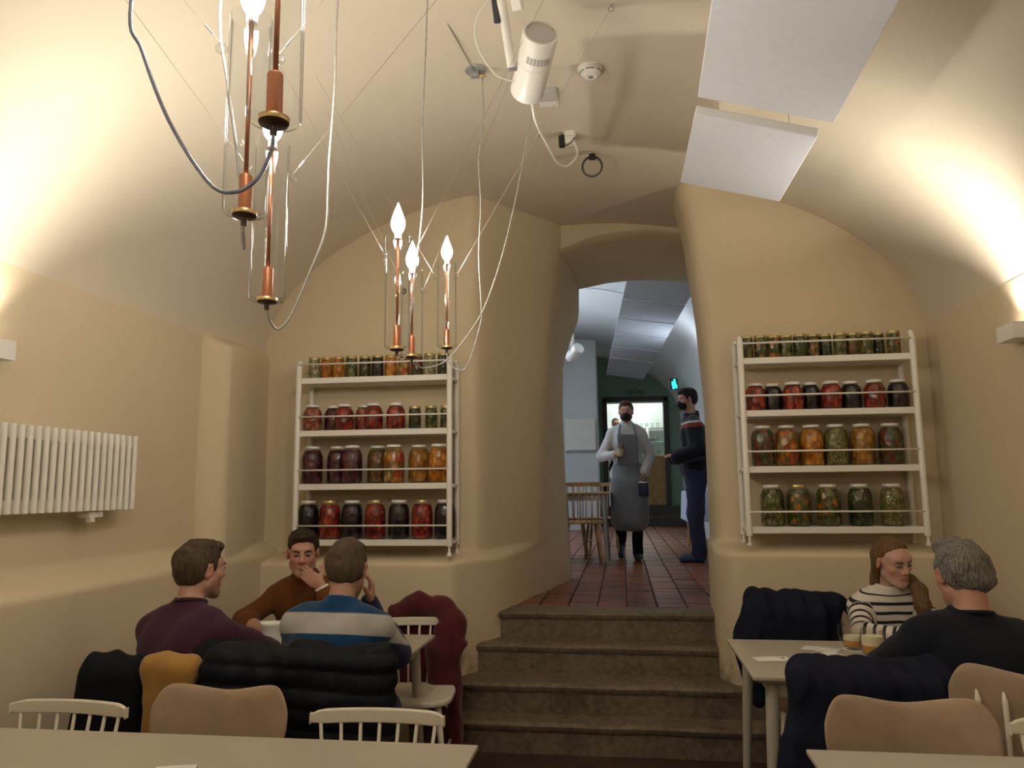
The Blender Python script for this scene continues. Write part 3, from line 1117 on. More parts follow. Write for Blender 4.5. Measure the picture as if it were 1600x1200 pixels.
pendant((-0.880, 1.80, 1.951), 0.42, 0.045, 'lowest candle pendant of the near cluster, its bulb showing', [vp(-1.62, 1.5), vp(-0.30, 2.45)],
        [(-0.880, 1.80, 1.93), (-0.877, 1.822, 1.897), (-0.866, 1.844, 1.886), (-0.844, 1.867, 1.928), (-0.809, 1.889, 2.039), (-0.775, 1.911, 2.165), (-0.778, 1.933, 2.304), (-0.786, 1.956, 2.389), (-0.783, 1.978, 2.63), (-0.788, 2.0, 2.905), (-0.76, 2.05, 3.5)])
pendant((-0.786, 2.63, 1.973), 0.42, 0.045, 'left candle pendant of the far cluster, with the tallest flame', [vp(-1.45, 2.95), vp(-0.15, 2.75)],
        [(-0.786, 2.63, 1.953), (-0.773, 2.643, 1.936), (-0.758, 2.657, 1.961), (-0.748, 2.67, 2.086), (-0.732, 2.683, 2.282), (-0.719, 2.697, 2.433), (-0.714, 2.71, 2.589), (-0.721, 2.723, 2.852), (-0.714, 2.737, 3.177), (-0.711, 2.75, 3.403), (-0.71, 2.76, 3.53)])
pendant((-0.834, 3.00, 2.010), 0.36, 0.045, 'middle candle pendant of the far cluster, half hidden', [vp(-1.42, 3.5), vp(-0.45, 3.5)],
        [(-0.834, 3.0, 1.99), (-0.804, 3.061, 1.971), (-0.76, 3.122, 1.99), (-0.713, 3.183, 2.035), (-0.623, 3.244, 2.178), (-0.571, 3.306, 2.312), (-0.509, 3.367, 2.544), (-0.455, 3.428, 2.824), (-0.417, 3.489, 3.086), (-0.383, 3.55, 3.328), (-0.36, 3.6, 3.53)])
pendant((-0.786, 3.43, 2.124), 0.41, 0.045, 'right candle pendant of the far cluster, standing alone', [vp(-1.36, 3.2), vp(0.01, 3.12)],
        [(-0.786, 3.43, 2.10), (-0.779, 3.437, 2.056), (-0.735, 3.444, 2.019), (-0.691, 3.451, 2.043), (-0.634, 3.458, 2.23), (-0.629, 3.465, 2.317), (-0.641, 3.472, 2.568), (-0.632, 3.479, 2.823), (-0.642, 3.486, 3.053), (-0.62, 3.493, 3.252), (-0.625, 3.5, 3.49)])

# unseen cluster behind the viewer, same lamps added to light the room
for (x, y), lab in (((-0.60, -0.9), 'left'), ((-0.25, -1.3), 'middle'), ((-0.70, -1.7), 'right')):
    pendant((x, y, 2.02), 0.42, 0.045, lab + ' added candle pendant of the unseen cluster behind the viewer', [vp(-1.4, y), vp(0.3, y)], [(x, y, 2.0), (x + 0.05, y, 1.95), (x + 0.10, y, 2.05), (x + 0.12, y, 2.6), (x + 0.1, y, vault_z(x + 0.1))])

# cable hub on the vault
r = thing('ceiling_hub', 'small metal cable hub on the vault left of the spotlight', 'cable hub', (-0.66, 3.5, vault_z(-0.66)))
MB().lathe([(0, -0.012), (0.05, -0.012), (0.055, 0.0), (0, 0.02)], n=20).build('plate', M['grey'], r, True, 40)
MB().box((-0.025, -0.02, -0.04), (0.02, 0.02, -0.01)).build('clamp', M['grey'], r, bevel=0.004)
MB().cyl((0.01, 0.0, -0.03), (0.05, -0.01, -0.045), 0.008).build('screw', M['brass'], r, True)
MB().tube(spline([(0, 0, -0.02), (-0.03, -0.25, -0.01), (-0.10, -0.75, 0.02)], 6), 0.003).build('cable', M['wire'], r, True)

# hook with eye on the vault
r = thing('ceiling_hook', 'small steel eye hook on the vault above the smoke alarm', 'hook', (0.013, 3.1, vault_z(0.013)))
MB().tube([0.012 * V3(math.cos(t), 0, math.sin(t)) + V3(0, 0, -0.02) for t in np.linspace(0, 2 * PI, 16, endpoint=False)], 0.002, 6, closed=True).build('eye', M['grey'], r, True)
MB().cyl((0, 0, -0.008), (0, 0, 0.02), 0.003).build('shank', M['grey'], r, True)

# spotlight projector hung from the vault
p0, p1 = V3(-0.257, 2.72, 3.20), V3(-0.345, 2.985, 3.105)
r = thing('spotlight', 'white cylindrical spotlight on a bracket under the vault', 'spotlight', (-0.37, 2.76, vault_z(-0.37)))
B = np.array(r.location)
ax = nrm(p1 - p0)
def bodyR(d):
    x, y, z = frame(d)
    return np.stack([x, y, z], 1)
Rb = bodyR(ax)
Lb = float(np.linalg.norm(p1 - p0))
b = MB().lathe([(0.060, 0.0), (0.068, 0.0), (0.070, 0.004), (0.070, Lb * 0.42), (0.0685, Lb * 0.425), (0.0685, Lb * 0.445), (0.070, Lb * 0.45), (0.070, Lb - 0.006), (0.066, Lb), (0.062, Lb - 0.02), (0, Lb - 0.03)], p0 - B, 40, Rb)
b.build('body', M['white'], r, True, 35)
MB().lathe([(0, 0.004), (0.060, 0.004), (0.062, 0.0)], p0 - B, 40, Rb).build('end_plate', M['greydisc'], r, True, 40)
for k in range(3):
    t = 2 * PI * k / 3 + 0.5
    q = p0 - B + Rb @ V3(0.055 * math.cos(t), 0.055 * math.sin(t), 0)
    MB().cyl(q, q + ax * 0.006, 0.0035, n=8).build('screw', M['grey'], r, True)
for k in range(-3, 4):
    for j in range(5):
        # vent slots around the underside
        t0 = k * 0.20
        u = nrm(np.cross(ax, V3(1, 0, 0)))
        dn = nrm(V3(0, 0, -1) - ax * np.dot(V3(0, 0, -1), ax))
        sd = np.cross(ax, dn)
        row = []
        m = MB()
        pts = []
        for t in (t0 - 0.075, t0, t0 + 0.075):
            pts.append(p0 - B + ax * (Lb * (0.24 + 0.022 * j)) + 0.0703 * (dn * math.cos(t) + sd * math.sin(t)))
        m.tube(pts, 0.0016, 6)
        m.build('vent_slot', M['grey'], r, True)
arm0 = V3(-0.40, 2.70, 0) + V3(0, 0, vault_z(-0.40))
MB().cyl(arm0 - B, V3(-0.405, 2.62, 3.36) - B, 0.020).cyl(V3(-0.405, 2.62, 3.36) - B, V3(-0.385, 2.82, 3.13) - B, 0.018).build('arm', M['white'], r, True, 40)
MB().box((-0.02, -0.02, -0.07), (0.02, 0.02, 0.07), bodyR(V3(0.1, 0.5, -0.75)), V3(-0.345, 2.64, 3.33) - B).build('bracket', M['white'], r, bevel=0.004)
MB().cyl(V3(-0.40, 2.83, 3.13) - B, V3(-0.31, 2.86, 3.15) - B, 0.014).build('pivot', M['grey'], r, True, 40)
MB().box((-0.012, -0.012, -0.06), (0.012, 0.012, 0.06), bodyR(V3(0.05, 0.4, -0.8)), V3(-0.425, 2.68, 3.30) - B).build('driver_box', M['black'], r, bevel=0.003)
MB().tube([q - B for q in spline([(-0.42, 2.68, 3.36), (-0.50, 2.72, 3.30), (-0.52, 2.78, 3.22), (-0.46, 2.86, 3.13), (-0.385, 2.9, 3.11)], 7)], 0.0028, 8).build('thin_cable', M['white'], r, True)
MB().tube([q - B for q in spline([(-0.325, 2.985, 3.075), (-0.320, 3.10, 3.03), (-0.30, 3.45, 3.08), (-0.285, 3.85, 3.17), (-0.255, 4.10, 3.26), (-0.215, 4.18, 3.33), (-0.20, 4.24, 3.40), (-0.22, 4.27, 3.48)], 7)], 0.0065, 8).build('power_cable', M['white'], r, True)

# smoke alarm
r = thing('smoke_alarm', 'round white smoke alarm on the vault', 'smoke alarm', (-0.095, 3.6, vault_z(-0.095) + 0.008))
MB().lathe([(0, -0.014), (0.064, -0.014), (0.066, 0.0), (0, 0.0)], n=36).build('base', M['white'], r, True, 40)
MB().lathe([(0.058, -0.012), (0.058, -0.028), (0.052, -0.040), (0.036, -0.048), (0.033, -0.056), (0, -0.058)], n=36).build('cover', M['white'], r, True, 40)
for k in range(6):
    t = np.linspace(k * PI / 3 + 0.12, (k + 1) * PI / 3 - 0.12, 7)
    MB().tube([V3(0.0535 * math.cos(a), 0.0535 * math.sin(a), -0.037) for a in t], 0.0022, 6).build('slot', M['darkgrey'], r, True)
MB().lathe([(0, -0.0585), (0.014, -0.0585), (0.014, -0.055)], n=16).build('sensor', M['grey'], r, True)

# white connection box, socket and coiled cable on the vault
r = thing('junction_box', 'flat pale junction box on the vault under the spotlight', 'junction box', (-0.33, 3.80, vault_z(-0.33)))
MB().box((-0.05, -0.055, -0.03), (0.05, 0.055, 0.01)).build('box', M['greydisc'], r, bevel=0.004)
MB().box((-0.055, 0.06, -0.02), (0.05, 0.13, 0.01)).build('plate', M['white'], r, bevel=0.004)
r = thing('power_socket', 'white power socket with black plug on the vault', 'socket', (-0.245, 4.29, vault_z(-0.245)))
MB().lathe([(0, -0.03), (0.034, -0.03), (0.036, 0.01), (0, 0.01)], (0, 0, 0), 24).build('base', M['white'], r, True, 40)
MB().box((-0.028, -0.03, -0.075), (0.028, 0.03, -0.03)).build('plug', M['white'], r, bevel=0.008)
MB().box((-0.065, -0.02, -0.085), (-0.03, 0.025, -0.02)).build('black_plug', M['black'], r, bevel=0.006)
MB().tube(spline([(0.01, -0.02, -0.07), (0.03, -0.03, -0.05), (0.0, -0.04, -0.09), (-0.03, -0.04, -0.10)], 6), 0.003).build('lead', M['black'], r, True)
r = thing('cable_coil', 'coiled dark cable ring hanging from the vault', 'cable', (-0.125, 4.55, vault_z(-0.125)))
for k, (dx, rr) in enumerate(((0, 0.062), (0.006, 0.058), (-0.006, 0.060))):
    MB().tube([V3(rr * math.cos(t), dx + 0.01 * math.sin(t), -0.105 + rr * 1.15 * math.sin(t)) for t in np.linspace(0, 2 * PI, 30, endpoint=False)], 0.0045, 8, closed=True).build('loop', M['darkgrey'], r, True)
MB().box((-0.018, -0.015, -0.06), (0.022, 0.015, -0.025)).build('tie', M['black'], r, bevel=0.004)
MB().cyl((0, 0, -0.04), (0, 0, 0.02), 0.004).build('hook', M['grey'], r)

# ------------------------------------------------------------------ racks of preserves
def rack(x0, x1, z0, ztop, boards, label, dep=0.215, yf=4.75):
    r = thing('jar_rack', label, 'shelf rack', ((x0 + x1) / 2, yf, z0), 0, 'white preserve racks')
    hw = (x1 - x0) / 2
    H = ztop - z0
    for sx in (-1, 1):
        for yy in (0, dep):
            x = sx * hw
            m = MB()
            m.tube([(x, yy, 0.055), (x, yy, H - 0.03), (x, yy + (0.014 if yy == 0 else -0.014), H - 0.006), (x, yy + (0.03 if yy == 0 else -0.03), H)], [0.0185, 0.0185, 0.0165, 0.011], 14)
            for bz in boards:
                m.cyl((x, yy, bz - z0 - 0.10), (x, yy, bz - z0 - 0.095), 0.0195, n=14)
            m.build('post', M['white'], r, True, 40)
            MB().lathe([(0, 0), (0.016, 0.0), (0.013, 0.012), (0.007, 0.022), (0.007, 0.056), (0, 0.056)], (x, yy, 0), 12).build('foot', M['white'], r, True, 40)
        for bz in boards:
            z = bz - z0
            MB().cyl((sx * hw, 0, z - 0.02), (sx * hw, dep, z - 0.02), 0.012, n=10).build('cross_bar', M['white'], r, True)
    for bz in boards:
        z = bz - z0
        MB().box((-hw + 0.017, 0.0, z - 0.038), (hw - 0.017, dep, z)).build('board', M['white'], r, bevel=0.003)
        MB().cyl((-hw, -0.012, z + 0.088), (hw, -0.012, z + 0.088), 0.0055, n=10).build('rail', M['white'], r, True)
    return r
LB = [2.205, 1.86, 1.515, 1.163]
RB = [2.245, 1.925, 1.590, 1.235]
rack(-2.08, -1.07, 1.068, 2.315, LB, 'white tube rack of jars on the ledge left of the stair')
rack(0.735, 1.722, 1.128, 2.375, RB, 'white tube rack of jars on the ledge right of the stair')

JP = {   # radius, height, shoulder style
    'small': [(0, 0), (0.037, 0.0), (0.0415, 0.005), (0.0415, 0.116), (0.038, 0.128), (0.034, 0.133), (0.034, 0.146)],
    'mid': [(0, 0), (0.055, 0.0), (0.062, 0.008), (0.064, 0.07), (0.062, 0.112), (0.052, 0.138), (0.041, 0.150), (0.041, 0.168)],
    'big': [(0, 0), (0.062, 0.0), (0.069, 0.009), (0.070, 0.148), (0.067, 0.184), (0.056, 0.210), (0.044, 0.223), (0.044, 0.242)],
}
JM = {}
for k, prof in JP.items():
    R = max(p[0] for p in prof)
    H = prof[-1][1]
    g = MB().lathe(prof, n=28).mesh('glass', M['jarglass'], True, 50)
    fill = [(max(0, p[0] - 0.0035) if p[0] > 0 else 0, p[1] + 0.004) for p in prof[:-2]]
    top = fill[-1]
    fill += [(top[0] * 0.92, top[1] + 0.004), (0, top[1] + 0.004)]
    nr = prof[-1][0]
    def lid(mt):
        return MB().lathe([(nr + 0.001, H - 0.014), (nr + 0.004, H - 0.013), (nr + 0.004, H), (nr + 0.002, H + 0.003), (0, H + 0.003)], n=28).mesh('lid', M[mt], True, 40)
    JM[k] = (g, {fk: MB().lathe(fill, n=28).mesh('contents', fm[0], True, 60) for fk, fm in FOOD.items()}, {'w': lid('lid_white'), 'g': lid('lid_gold')})

def jar(x, y, z, size, food, lidc, label, group):
    r = thing('preserve_jar', label, 'jar', (x, y, z), random.uniform(0, 6.28), group)
    g, fo, li = JM[size]
    obj('glass', g, r)
    obj('contents', fo[food], r)
    obj('lid', li[lidc], r)
    return r
BN = ['top', 'second', 'third', 'bottom']
def jar_row(side, bi, z, items, y=4.845):
    n = 0
    for x, size, food, lidc, dy in items:
        lc = {'w': 'white lid', 'g': 'gold lid'}[lidc]
        sz = {'small': 'small', 'mid': 'rounded', 'big': 'large'}[size]
        jar(x, y + dy, z + 0.001, size, food, lidc, '%s jar of %s, %s from left, %s board, %s rack' % (sz, FOOD[food][1], ordn[n], BN[bi], side), 'jars on the %s board of the %s rack' % (BN[bi], side))
        n += 1
def lx(c):
    return -2.08 + (440 + c / 5.333 - 469) * 0.00436 * 1.015 + 0.006
def rx(c):
    return 0.735 + (1130 + c / 4.706 - 1157) * 0.00355
jar_row('left', 0, LB[0], [(lx(c), 'small', f, 'g', d) for c, f, d in zip([225, 326, 430, 540, 645, 752, 860, 966, 1075, 1180, 1290], ['pale', 'orange', 'orange', 'green', 'greendark', 'dark', 'orange', 'mixed', 'redgreen', 'pale', 'greendark'], [0, 0.01, 0, -0.01, 0.01, 0, 0.005, 0.01, 0, -0.01, 0])])
jar_row('left', 1, LB[1], [(lx(235), 'mid', 'redpale', 'w', -0.03), (lx(372), 'mid', 'plum', 'w', 0.05), (lx(498), 'mid', 'red', 'w', -0.03), (lx(628), 'mid', 'redpale', 'w', 0.055), (lx(742), 'mid', 'red', 'w', -0.04), (lx(915), 'mid', 'red', 'w', -0.02), (lx(1068), 'small', 'greendark', 'g', -0.02), (lx(1198), 'small', 'green', 'g', -0.02), (lx(1320), 'small', 'green', 'g', -0.02)])
jar_row('left', 2, LB[2], [(lx(c), 'big', f, 'w', d) for c, f, d in zip([228, 415, 570, 745, 905, 1085, 1262], ['plum', 'plum', 'plum', 'olive', 'mixed', 'yellow', 'orange'], [0, 0.045, -0.035, 0.05, -0.03, 0.035, -0.03])])
jar_row('left', 3, LB[3], [(lx(c), 'big', f, l, 0) for c, f, l in zip([205, 382, 562, 750, 940, 1125, 1305], ['dark', 'red', 'dark', 'red', 'dark', 'red', 'dark'], 'wgwgwgw')])
jar_row('right', 0, RB[0], [(rx(c), 'small', f, 'g', d) for c, f, d in zip([200, 308, 413, 515, 618, 725, 825, 932, 1035, 1135, 1240, 1340], ['green', 'greenorange', 'greenorange', 'green', 'greendark', 'greenorange', 'greendark', 'green', 'olive', 'green', 'greendark', 'greenorange'], [0, 0, 0.01, 0.02, 0, 0.01, 0.03, 0, 0.02, 0, 0.05, 0])])
jar_row('right', 1, RB[1], [(rx(c), 'mid', f, 'w', d) for c, f, d in zip([250, 395, 538, 685, 835, 995, 1160, 1345], ['red', 'dark', 'red', 'dark', 'red', 'dark', 'red', 'dark'], [0.0, 0.04, -0.02, 0.03, -0.01, 0.02, -0.02, 0])])
jar_row('right', 2, RB[2], [(rx(c), 'big', f, 'w', 0) for c, f in zip([285, 475, 665, 850, 1050, 1260], ['redgreen', 'mixed', 'orange', 'lightgreen', 'yellow', 'redgreen'])])
jar_row('right', 3, RB[3], [(rx(c), 'big', f, l, 0) for c, f, l in zip([335, 535, 762, 1000, 1240], ['green', 'greenorange', 'greenorange', 'greendark', 'lightgreen'], 'wgwww')])
# ------------------------------------------------------------------ tables
def table(x0, x1, y0, y1, zt, label, group='dining tables', leg_out=0.0, z0=0.0, mt='tabletop', ml='tableleg'):
    cx, cy = (x0 + x1) / 2, (y0 + y1) / 2
    r = thing('dining_table', label, 'table', (cx, cy, z0), 0, group)
    hx, hy = (x1 - x0) / 2, (y1 - y0) / 2
    h = zt - z0
    m = MB()
    m.add([(-hx, -hy, h), (hx, -hy, h), (hx, hy, h), (-hx, hy, h), (-hx, -hy, h - 0.014), (hx, -hy, h - 0.014), (hx, hy, h - 0.014), (-hx, hy, h - 0.014),
           (-hx + 0.03, -hy + 0.03, h - 0.03), (hx - 0.03, -hy + 0.03, h - 0.03), (hx - 0.03, hy - 0.03, h - 0.03), (-hx + 0.03, hy - 0.03, h - 0.03)],
          [(0, 1, 2, 3), (0, 4, 5, 1), (1, 5, 6, 2), (2, 6, 7, 3), (3, 7, 4, 0), (4, 8, 9, 5), (5, 9, 10, 6), (6, 10, 11, 7), (7, 11, 8, 4), (8, 11, 10, 9)])
    m.build('table_top', M[mt], r, bevel=0.003)
    a = 0.09
    for lo, hi in (((-hx + a, -hy + 0.075, h - 0.09), (hx - a, -hy + 0.095, h - 0.03)), ((-hx + a, hy - 0.095, h - 0.09), (hx - a, hy - 0.075, h - 0.03)),
                   ((-hx + 0.075, -hy + a, h - 0.09), (-hx + 0.095, hy - a, h - 0.03)), ((hx - 0.095, -hy + a, h - 0.09), (hx - 0.075, hy - a, h - 0.03))):
        MB().box(lo, hi).build('apron', M[ml], r, bevel=0.002)
    for sx in (-1, 1):
        for sy in (-1, 1):
            MB().cyl((sx * (hx - 0.05), sy * (hy - 0.05), 0), (sx * (hx - 0.085), sy * (hy - 0.085), h - 0.03), 0.0165, 0.027, 16).build('leg', M[ml], r, True, 40)
    return r
table(-2.24, -0.963, 3.18, 3.95, 0.74, 'greige table where the three men sit')
table(0.482, 1.85, 3.205, 3.965, 0.74, 'greige table with the two beer mugs')
table(-2.24, -0.432, 1.53, 2.30, 0.74, 'empty greige table in the near left corner', leg_out=0.1)
table(0.489, 1.85, 1.60, 2.365, 0.74, 'empty greige table in the near right corner')

# ------------------------------------------------------------------ chairs
def spindle_chair(label, loc, rz, group='white spindle chairs', mat=None, top=0.79, name='spindle_chair', nsp=7, w=0.215):
    """back rail stands over the local origin; seat towards +y"""
    mt = mat or M['cream']
    r = thing(name, label, 'chair', loc, rz, group)
    # seat
    m = MB()
    poly = []
    for t in np.linspace(0, 2 * PI, 36, endpoint=False):
        c, s = math.cos(t), math.sin(t)
        poly.append((0.215 * math.copysign(abs(c) ** 0.55, c), 0.235 + 0.205 * math.copysign(abs(s) ** 0.55, s)))
    m.prism(poly, 0.425, 0.455)
    m.build('seat', mt, r, bevel=0.01)
    for sx, sy in ((-1, 0), (1, 0), (-1, 1), (1, 1)):
        MB().cyl((sx * 0.20, 0.02 if sy == 0 else 0.43, 0), (sx * 0.15, 0.10 if sy == 0 else 0.37, 0.43), 0.011, 0.017, 12).build('leg', mt, r, True)
    for sx in (-1, 1):
        MB().cyl((sx * 0.178, 0.06, 0.18), (sx * 0.178, 0.40, 0.18), 0.008, n=8).build('stretcher', mt, r, True)
    # top rail: bowed, thick in the middle, chamfered ends
    rows = []
    for i in range(21):
        u = -1 + i / 10
        x = u * w
        y = 0.035 * u * u
        hh = 0.052 if abs(u) < 0.93 else 0.040 - 0.0 * u
        zt = top - (0.004 if abs(u) < 0.86 else 0.004 + 0.012 * ((abs(u) - 0.86) / 0.14))
        zb = top - 0.046 if abs(u) < 0.8 else top - 0.046 + 0.004 * (abs(u) - 0.8) / 0.2
        th = 0.011 if abs(u) < 0.72 else 0.011 - 0.004 * (abs(u) - 0.72) / 0.28
        rows.append([(x, y - th, zb), (x, y - th, zt), (x, y + th, zt), (x, y + th, zb)])
    m = MB().grid(rows, close=True)
    m.f += [(0, 1, 2, 3), (83, 82, 81, 80)]
    m.build('top_rail', mt, r, bevel=0.004)
    for i in range(nsp):
        u = -0.86 + 1.72 * i / (nsp - 1)
        MB().cyl((u * 0.175, 0.055 + 0.02 * u * u, 0.445), (u * w, 0.035 * u * u, top - 0.03), 0.0065, 0.0058, 8).build('spindle', mt, r, True)
    return r
spindle_chair('white spindle chair against the left wall, at the near left table', (-1.83, 2.46, 0), PI - 0.04)
spindle_chair('white spindle chair right of the tan chair, at the near left table', (-0.78, 2.47, 0), PI + 0.03)
spindle_chair('white spindle chair cut by the right edge, at the near right table', (1.265, 2.455, 0), PI, top=0.825)
spindle_chair('white spindle chair holding the maroon coat, at the men\'s table', (-1.11, 4.20, 0), PI + 0.10)
spindle_chair('white spindle chair under the dark and mustard coats, at the men\'s table', (-1.74, 2.73, 0), 0.05)
spindle_chair('white spindle chair under the black quilted coat', (-1.17, 2.76, 0), 0.0)
spindle_chair('white spindle chair under the navy coat beside the grey haired man', (0.79, 2.84, 0), 0.05)
spindle_chair('white spindle chair of the woman in stripes', (1.31, 4.36, 0), PI)
spindle_chair('white spindle chair of the man in brown', (-1.77, 4.36, 0), PI)

def shell_chair(label, loc, rz, group='tan shell chairs', top=0.835, posts=True):
    r = thing('shell_chair', label, 'chair', loc, rz, group)
    def surf(off):
        rows = []
        for j in range(15):
            v = j / 14
            row = []
            for i in range(25):
                u = -1 + i / 12
                au = abs(u)
                wv = 0.185 + 0.052 * ss(v * 1.2)
                zt = top - 0.026 + 0.026 * ss(au / 0.78) - 0.075 * max(0, (au - 0.74) / 0.26) ** 2.6
                zb = 0.475 + 0.05 * au ** 3
                x = u * wv
                y = 0.07 * u * u - 0.03 * v + 0.015 + off * (1 - 0.6 * au ** 6) * (1 if 0 < j < 14 else 0.35)
                row.append((x, y, zb + (zt - zb) * v))
            rows.append(row)
        return rows
    A, Bk = surf(0.013), surf(-0.013)
    m = MB()
    ring = []
    m.grid(A)
    nA = len(m.v)
    m.grid([list(reversed(q)) for q in Bk])
    n = 25
    def ia(j, i):
        return j * n + i
    def ib(j, i):
        return nA + j * n + (n - 1 - i)
    for j in range(14):
        m.f += [(ia(j, 0), ia(j + 1, 0), ib(j + 1, 0), ib(j, 0)), (ia(j + 1, n - 1), ia(j, n - 1), ib(j, n - 1), ib(j + 1, n - 1))]
    for i in range(n - 1):
        m.f += [(ia(0, i + 1), ia(0, i), ib(0, i), ib(0, i + 1)), (ia(14, i), ia(14, i + 1), ib(14, i + 1), ib(14, i))]
    o = m.build('backrest', M['shell'], r, True)
    sb = o.modifiers.new('round', 'SUBSURF')
    sb.levels = sb.render_levels = 1
    poly = []
    for t in np.linspace(0, 2 * PI, 40, endpoint=False):
        c, s = math.cos(t), math.sin(t)
        poly.append((0.21 * math.copysign(abs(c) ** 0.6, c), 0.235 + 0.215 * math.copysign(abs(s) ** 0.6, s)))
    MB().prism(poly, 0.43, 0.475).build('seat', M['shell'], r, bevel=0.018, seg=3)
    for sx, sy in ((-1, 0), (1, 0), (-1, 1), (1, 1)):
        MB().cyl((sx * 0.20, 0.02 if sy == 0 else 0.43, 0), (sx * 0.15, 0.09 if sy == 0 else 0.37, 0.435), 0.011, 0.016, 12).build('leg', M['cream'], r, True)
    if posts:
        for u in (-0.72, -0.43, -0.145, 0.145, 0.43, 0.72):
            x = u * 0.235
            q = V3(x, -0.037 + 0.07 * u * u - 0.0, top - 0.09)
            MB().tube([(x * 0.9, 0.05, 0.43), (x * 0.96, -0.028 + 0.07 * u * u, 0.62), q - V3(0, -0.004, 0.012), q + V3(0, 0.012, 0.012)], [0.007, 0.007, 0.0085, 0.003], 10).build('back_post', M['cream'], r, True)
    return r
shell_chair('tan shell chair between the two white spindle chairs, near left', (-1.325, 2.52, 0), PI + 0.02, top=0.840)
shell_chair('tan shell chair in front of the navy coat, near right', (0.80, 2.50, 0), PI - 0.03, top=0.862)
shell_chair('tan shell chair the grey haired man sits on', (1.245, 2.66, 0), -0.08, top=0.915)
shell_chair('tan shell chair under the navy coat beside the woman', (0.90, 4.30, 0), PI - 0.05, top=0.86)

# ------------------------------------------------------------------ coats left on the chairs
def coat(label, mat, parts, base, h=0.007, wv=None, name='coat', extra=None):
    """parts: ('cap', a, b, ra, rb, k) / ('box', c, half, R, rad, k)"""
    s = Sdf()
    for p in parts:
        getattr(s, p[0])(*p[1:])
    s.wave = wv
    V, Q = s.mesh(h)
    o = obj(name, np_mesh(name, V, Q, mat, base, None, 1), None, loc=base)
    return tag(o, label, 'coat', 'coats hung over chairs')

def folds(amp, fx, fz, seed=0, quilt=None):
    w0 = waves(amp, 16, seed, (1.2, 1.2, 0.45))
    rs = np.random.RandomState(seed + 50)
    rd = [(rs.uniform(-0.5, 0.5), rs.uniform(0.075, 0.15), rs.rand() * 6, waves(0.5, 11, seed + 60 + i)) for i in range(3)]
    def fn(P):
        d = w0(P)
        for sl, lam, ph, wb in rd:
            r_ = 0.5 + 0.5 * np.sin((P[..., 0] + sl * P[..., 2] + 0.6 * P[..., 1]) * 2 * PI / lam + ph + 3.5 * wb(P))
            d = d - (amp * (0.4 if quilt else 0.9)) * r_ ** 1.6
        if quilt:
            d = d - quilt[0] * np.abs(np.sin((P[..., 2] + 0.05 * P[..., 0]) * PI / quilt[1])) ** 0.7
        return d
    return fn
M['c_navy'] = fabric('navy_wool', (0.010, 0.012, 0.024), sheen=0.0)
M['c_puffer'] = fabric('black_nylon', (0.0065, 0.0075, 0.011), knit=False, sheen=0.0)
M['c_puffer'].node_tree.nodes['Principled BSDF'].inputs['Roughness'].default_value = 0.55
M['c_black'] = fabric('black_wool', (0.008, 0.009, 0.012), sheen=0.0)
M['c_must'] = fabric('mustard_wool', (0.36, 0.19, 0.045), sheen=0.3)
M['c_maroon'] = fabric('maroon_wool', (0.085, 0.014, 0.018), sheen=0.2)
ry = roty
# black quilted coat on the blue-striped man's chair
coat('large black quilted coat over the striped sweater man\'s chair', M['c_puffer'], [
    ('box', (-1.16, 2.735, 0.62), (0.325, 0.045, 0.27), None, 0.04, 0.05),
    ('box', (-0.95, 2.73, 0.52), (0.14, 0.05, 0.27), roty(-0.22), 0.04, 0.06),
    ('box', (-1.40, 2.73, 0.60), (0.13, 0.05, 0.26), roty(0.08), 0.04, 0.06),
    ('cap', (-1.46, 2.75, 0.85), (-1.16, 2.76, 0.865), 0.045, 0.045, 0.06),
    ('cap', (-1.16, 2.76, 0.865), (-0.90, 2.75, 0.86), 0.045, 0.048, 0.06),
    ('box', (-1.17, 2.83, 0.73), (0.30, 0.04, 0.13), None, 0.03, 0.05)],
    (-1.16, 2.74, 0.3), 0.0065, folds(0.009, 1, 1, 3, (0.010, 0.066)), 'quilted_coat')
# dark bundle (sleeve and hood) between the purple sweater man and the quilted coat
coat('black jacket bundled behind the purple sweater man', M['c_black'], [
    ('cap', (-1.545, 2.84, 0.83), (-1.40, 2.86, 0.845), 0.065, 0.06, 0.07),
    ('cap', (-1.52, 2.80, 0.84), (-1.50, 2.78, 0.58), 0.075, 0.06, 0.07),
    ('box', (-1.47, 2.80, 0.66), (0.10, 0.04, 0.2), None, 0.03, 0.05)],
    (-1.47, 2.8, 0.45), 0.007, folds(0.008, 1, 1, 5), 'jacket')
coat('mustard coat over the purple sweater man\'s chair', M['c_must'], [
    ('box', (-1.635, 2.685, 0.66), (0.085, 0.035, 0.205), roty(0.03), 0.03, 0.05),
    ('cap', (-1.70, 2.69, 0.845), (-1.565, 2.70, 0.845), 0.036, 0.034, 0.05),
    ('cap', (-1.69, 2.68, 0.86), (-1.69, 2.675, 0.74), 0.028, 0.02, 0.04)],
    (-1.63, 2.69, 0.45), 0.006, folds(0.005, 1, 1, 7), 'coat')
coat('black wool coat by the left wall, beside the mustard coat', M['c_black'], [
    ('box', (-1.855, 2.70, 0.60), (0.11, 0.045, 0.25), roty(0.05), 0.04, 0.06),
    ('cap', (-1.92, 2.72, 0.825), (-1.77, 2.72, 0.82), 0.05, 0.048, 0.06),
    ('cap', (-1.93, 2.70, 0.80), (-1.99, 2.70, 0.46), 0.05, 0.05, 0.06)],
    (-1.85, 2.7, 0.35), 0.007, folds(0.007, 1, 1, 8), 'coat')
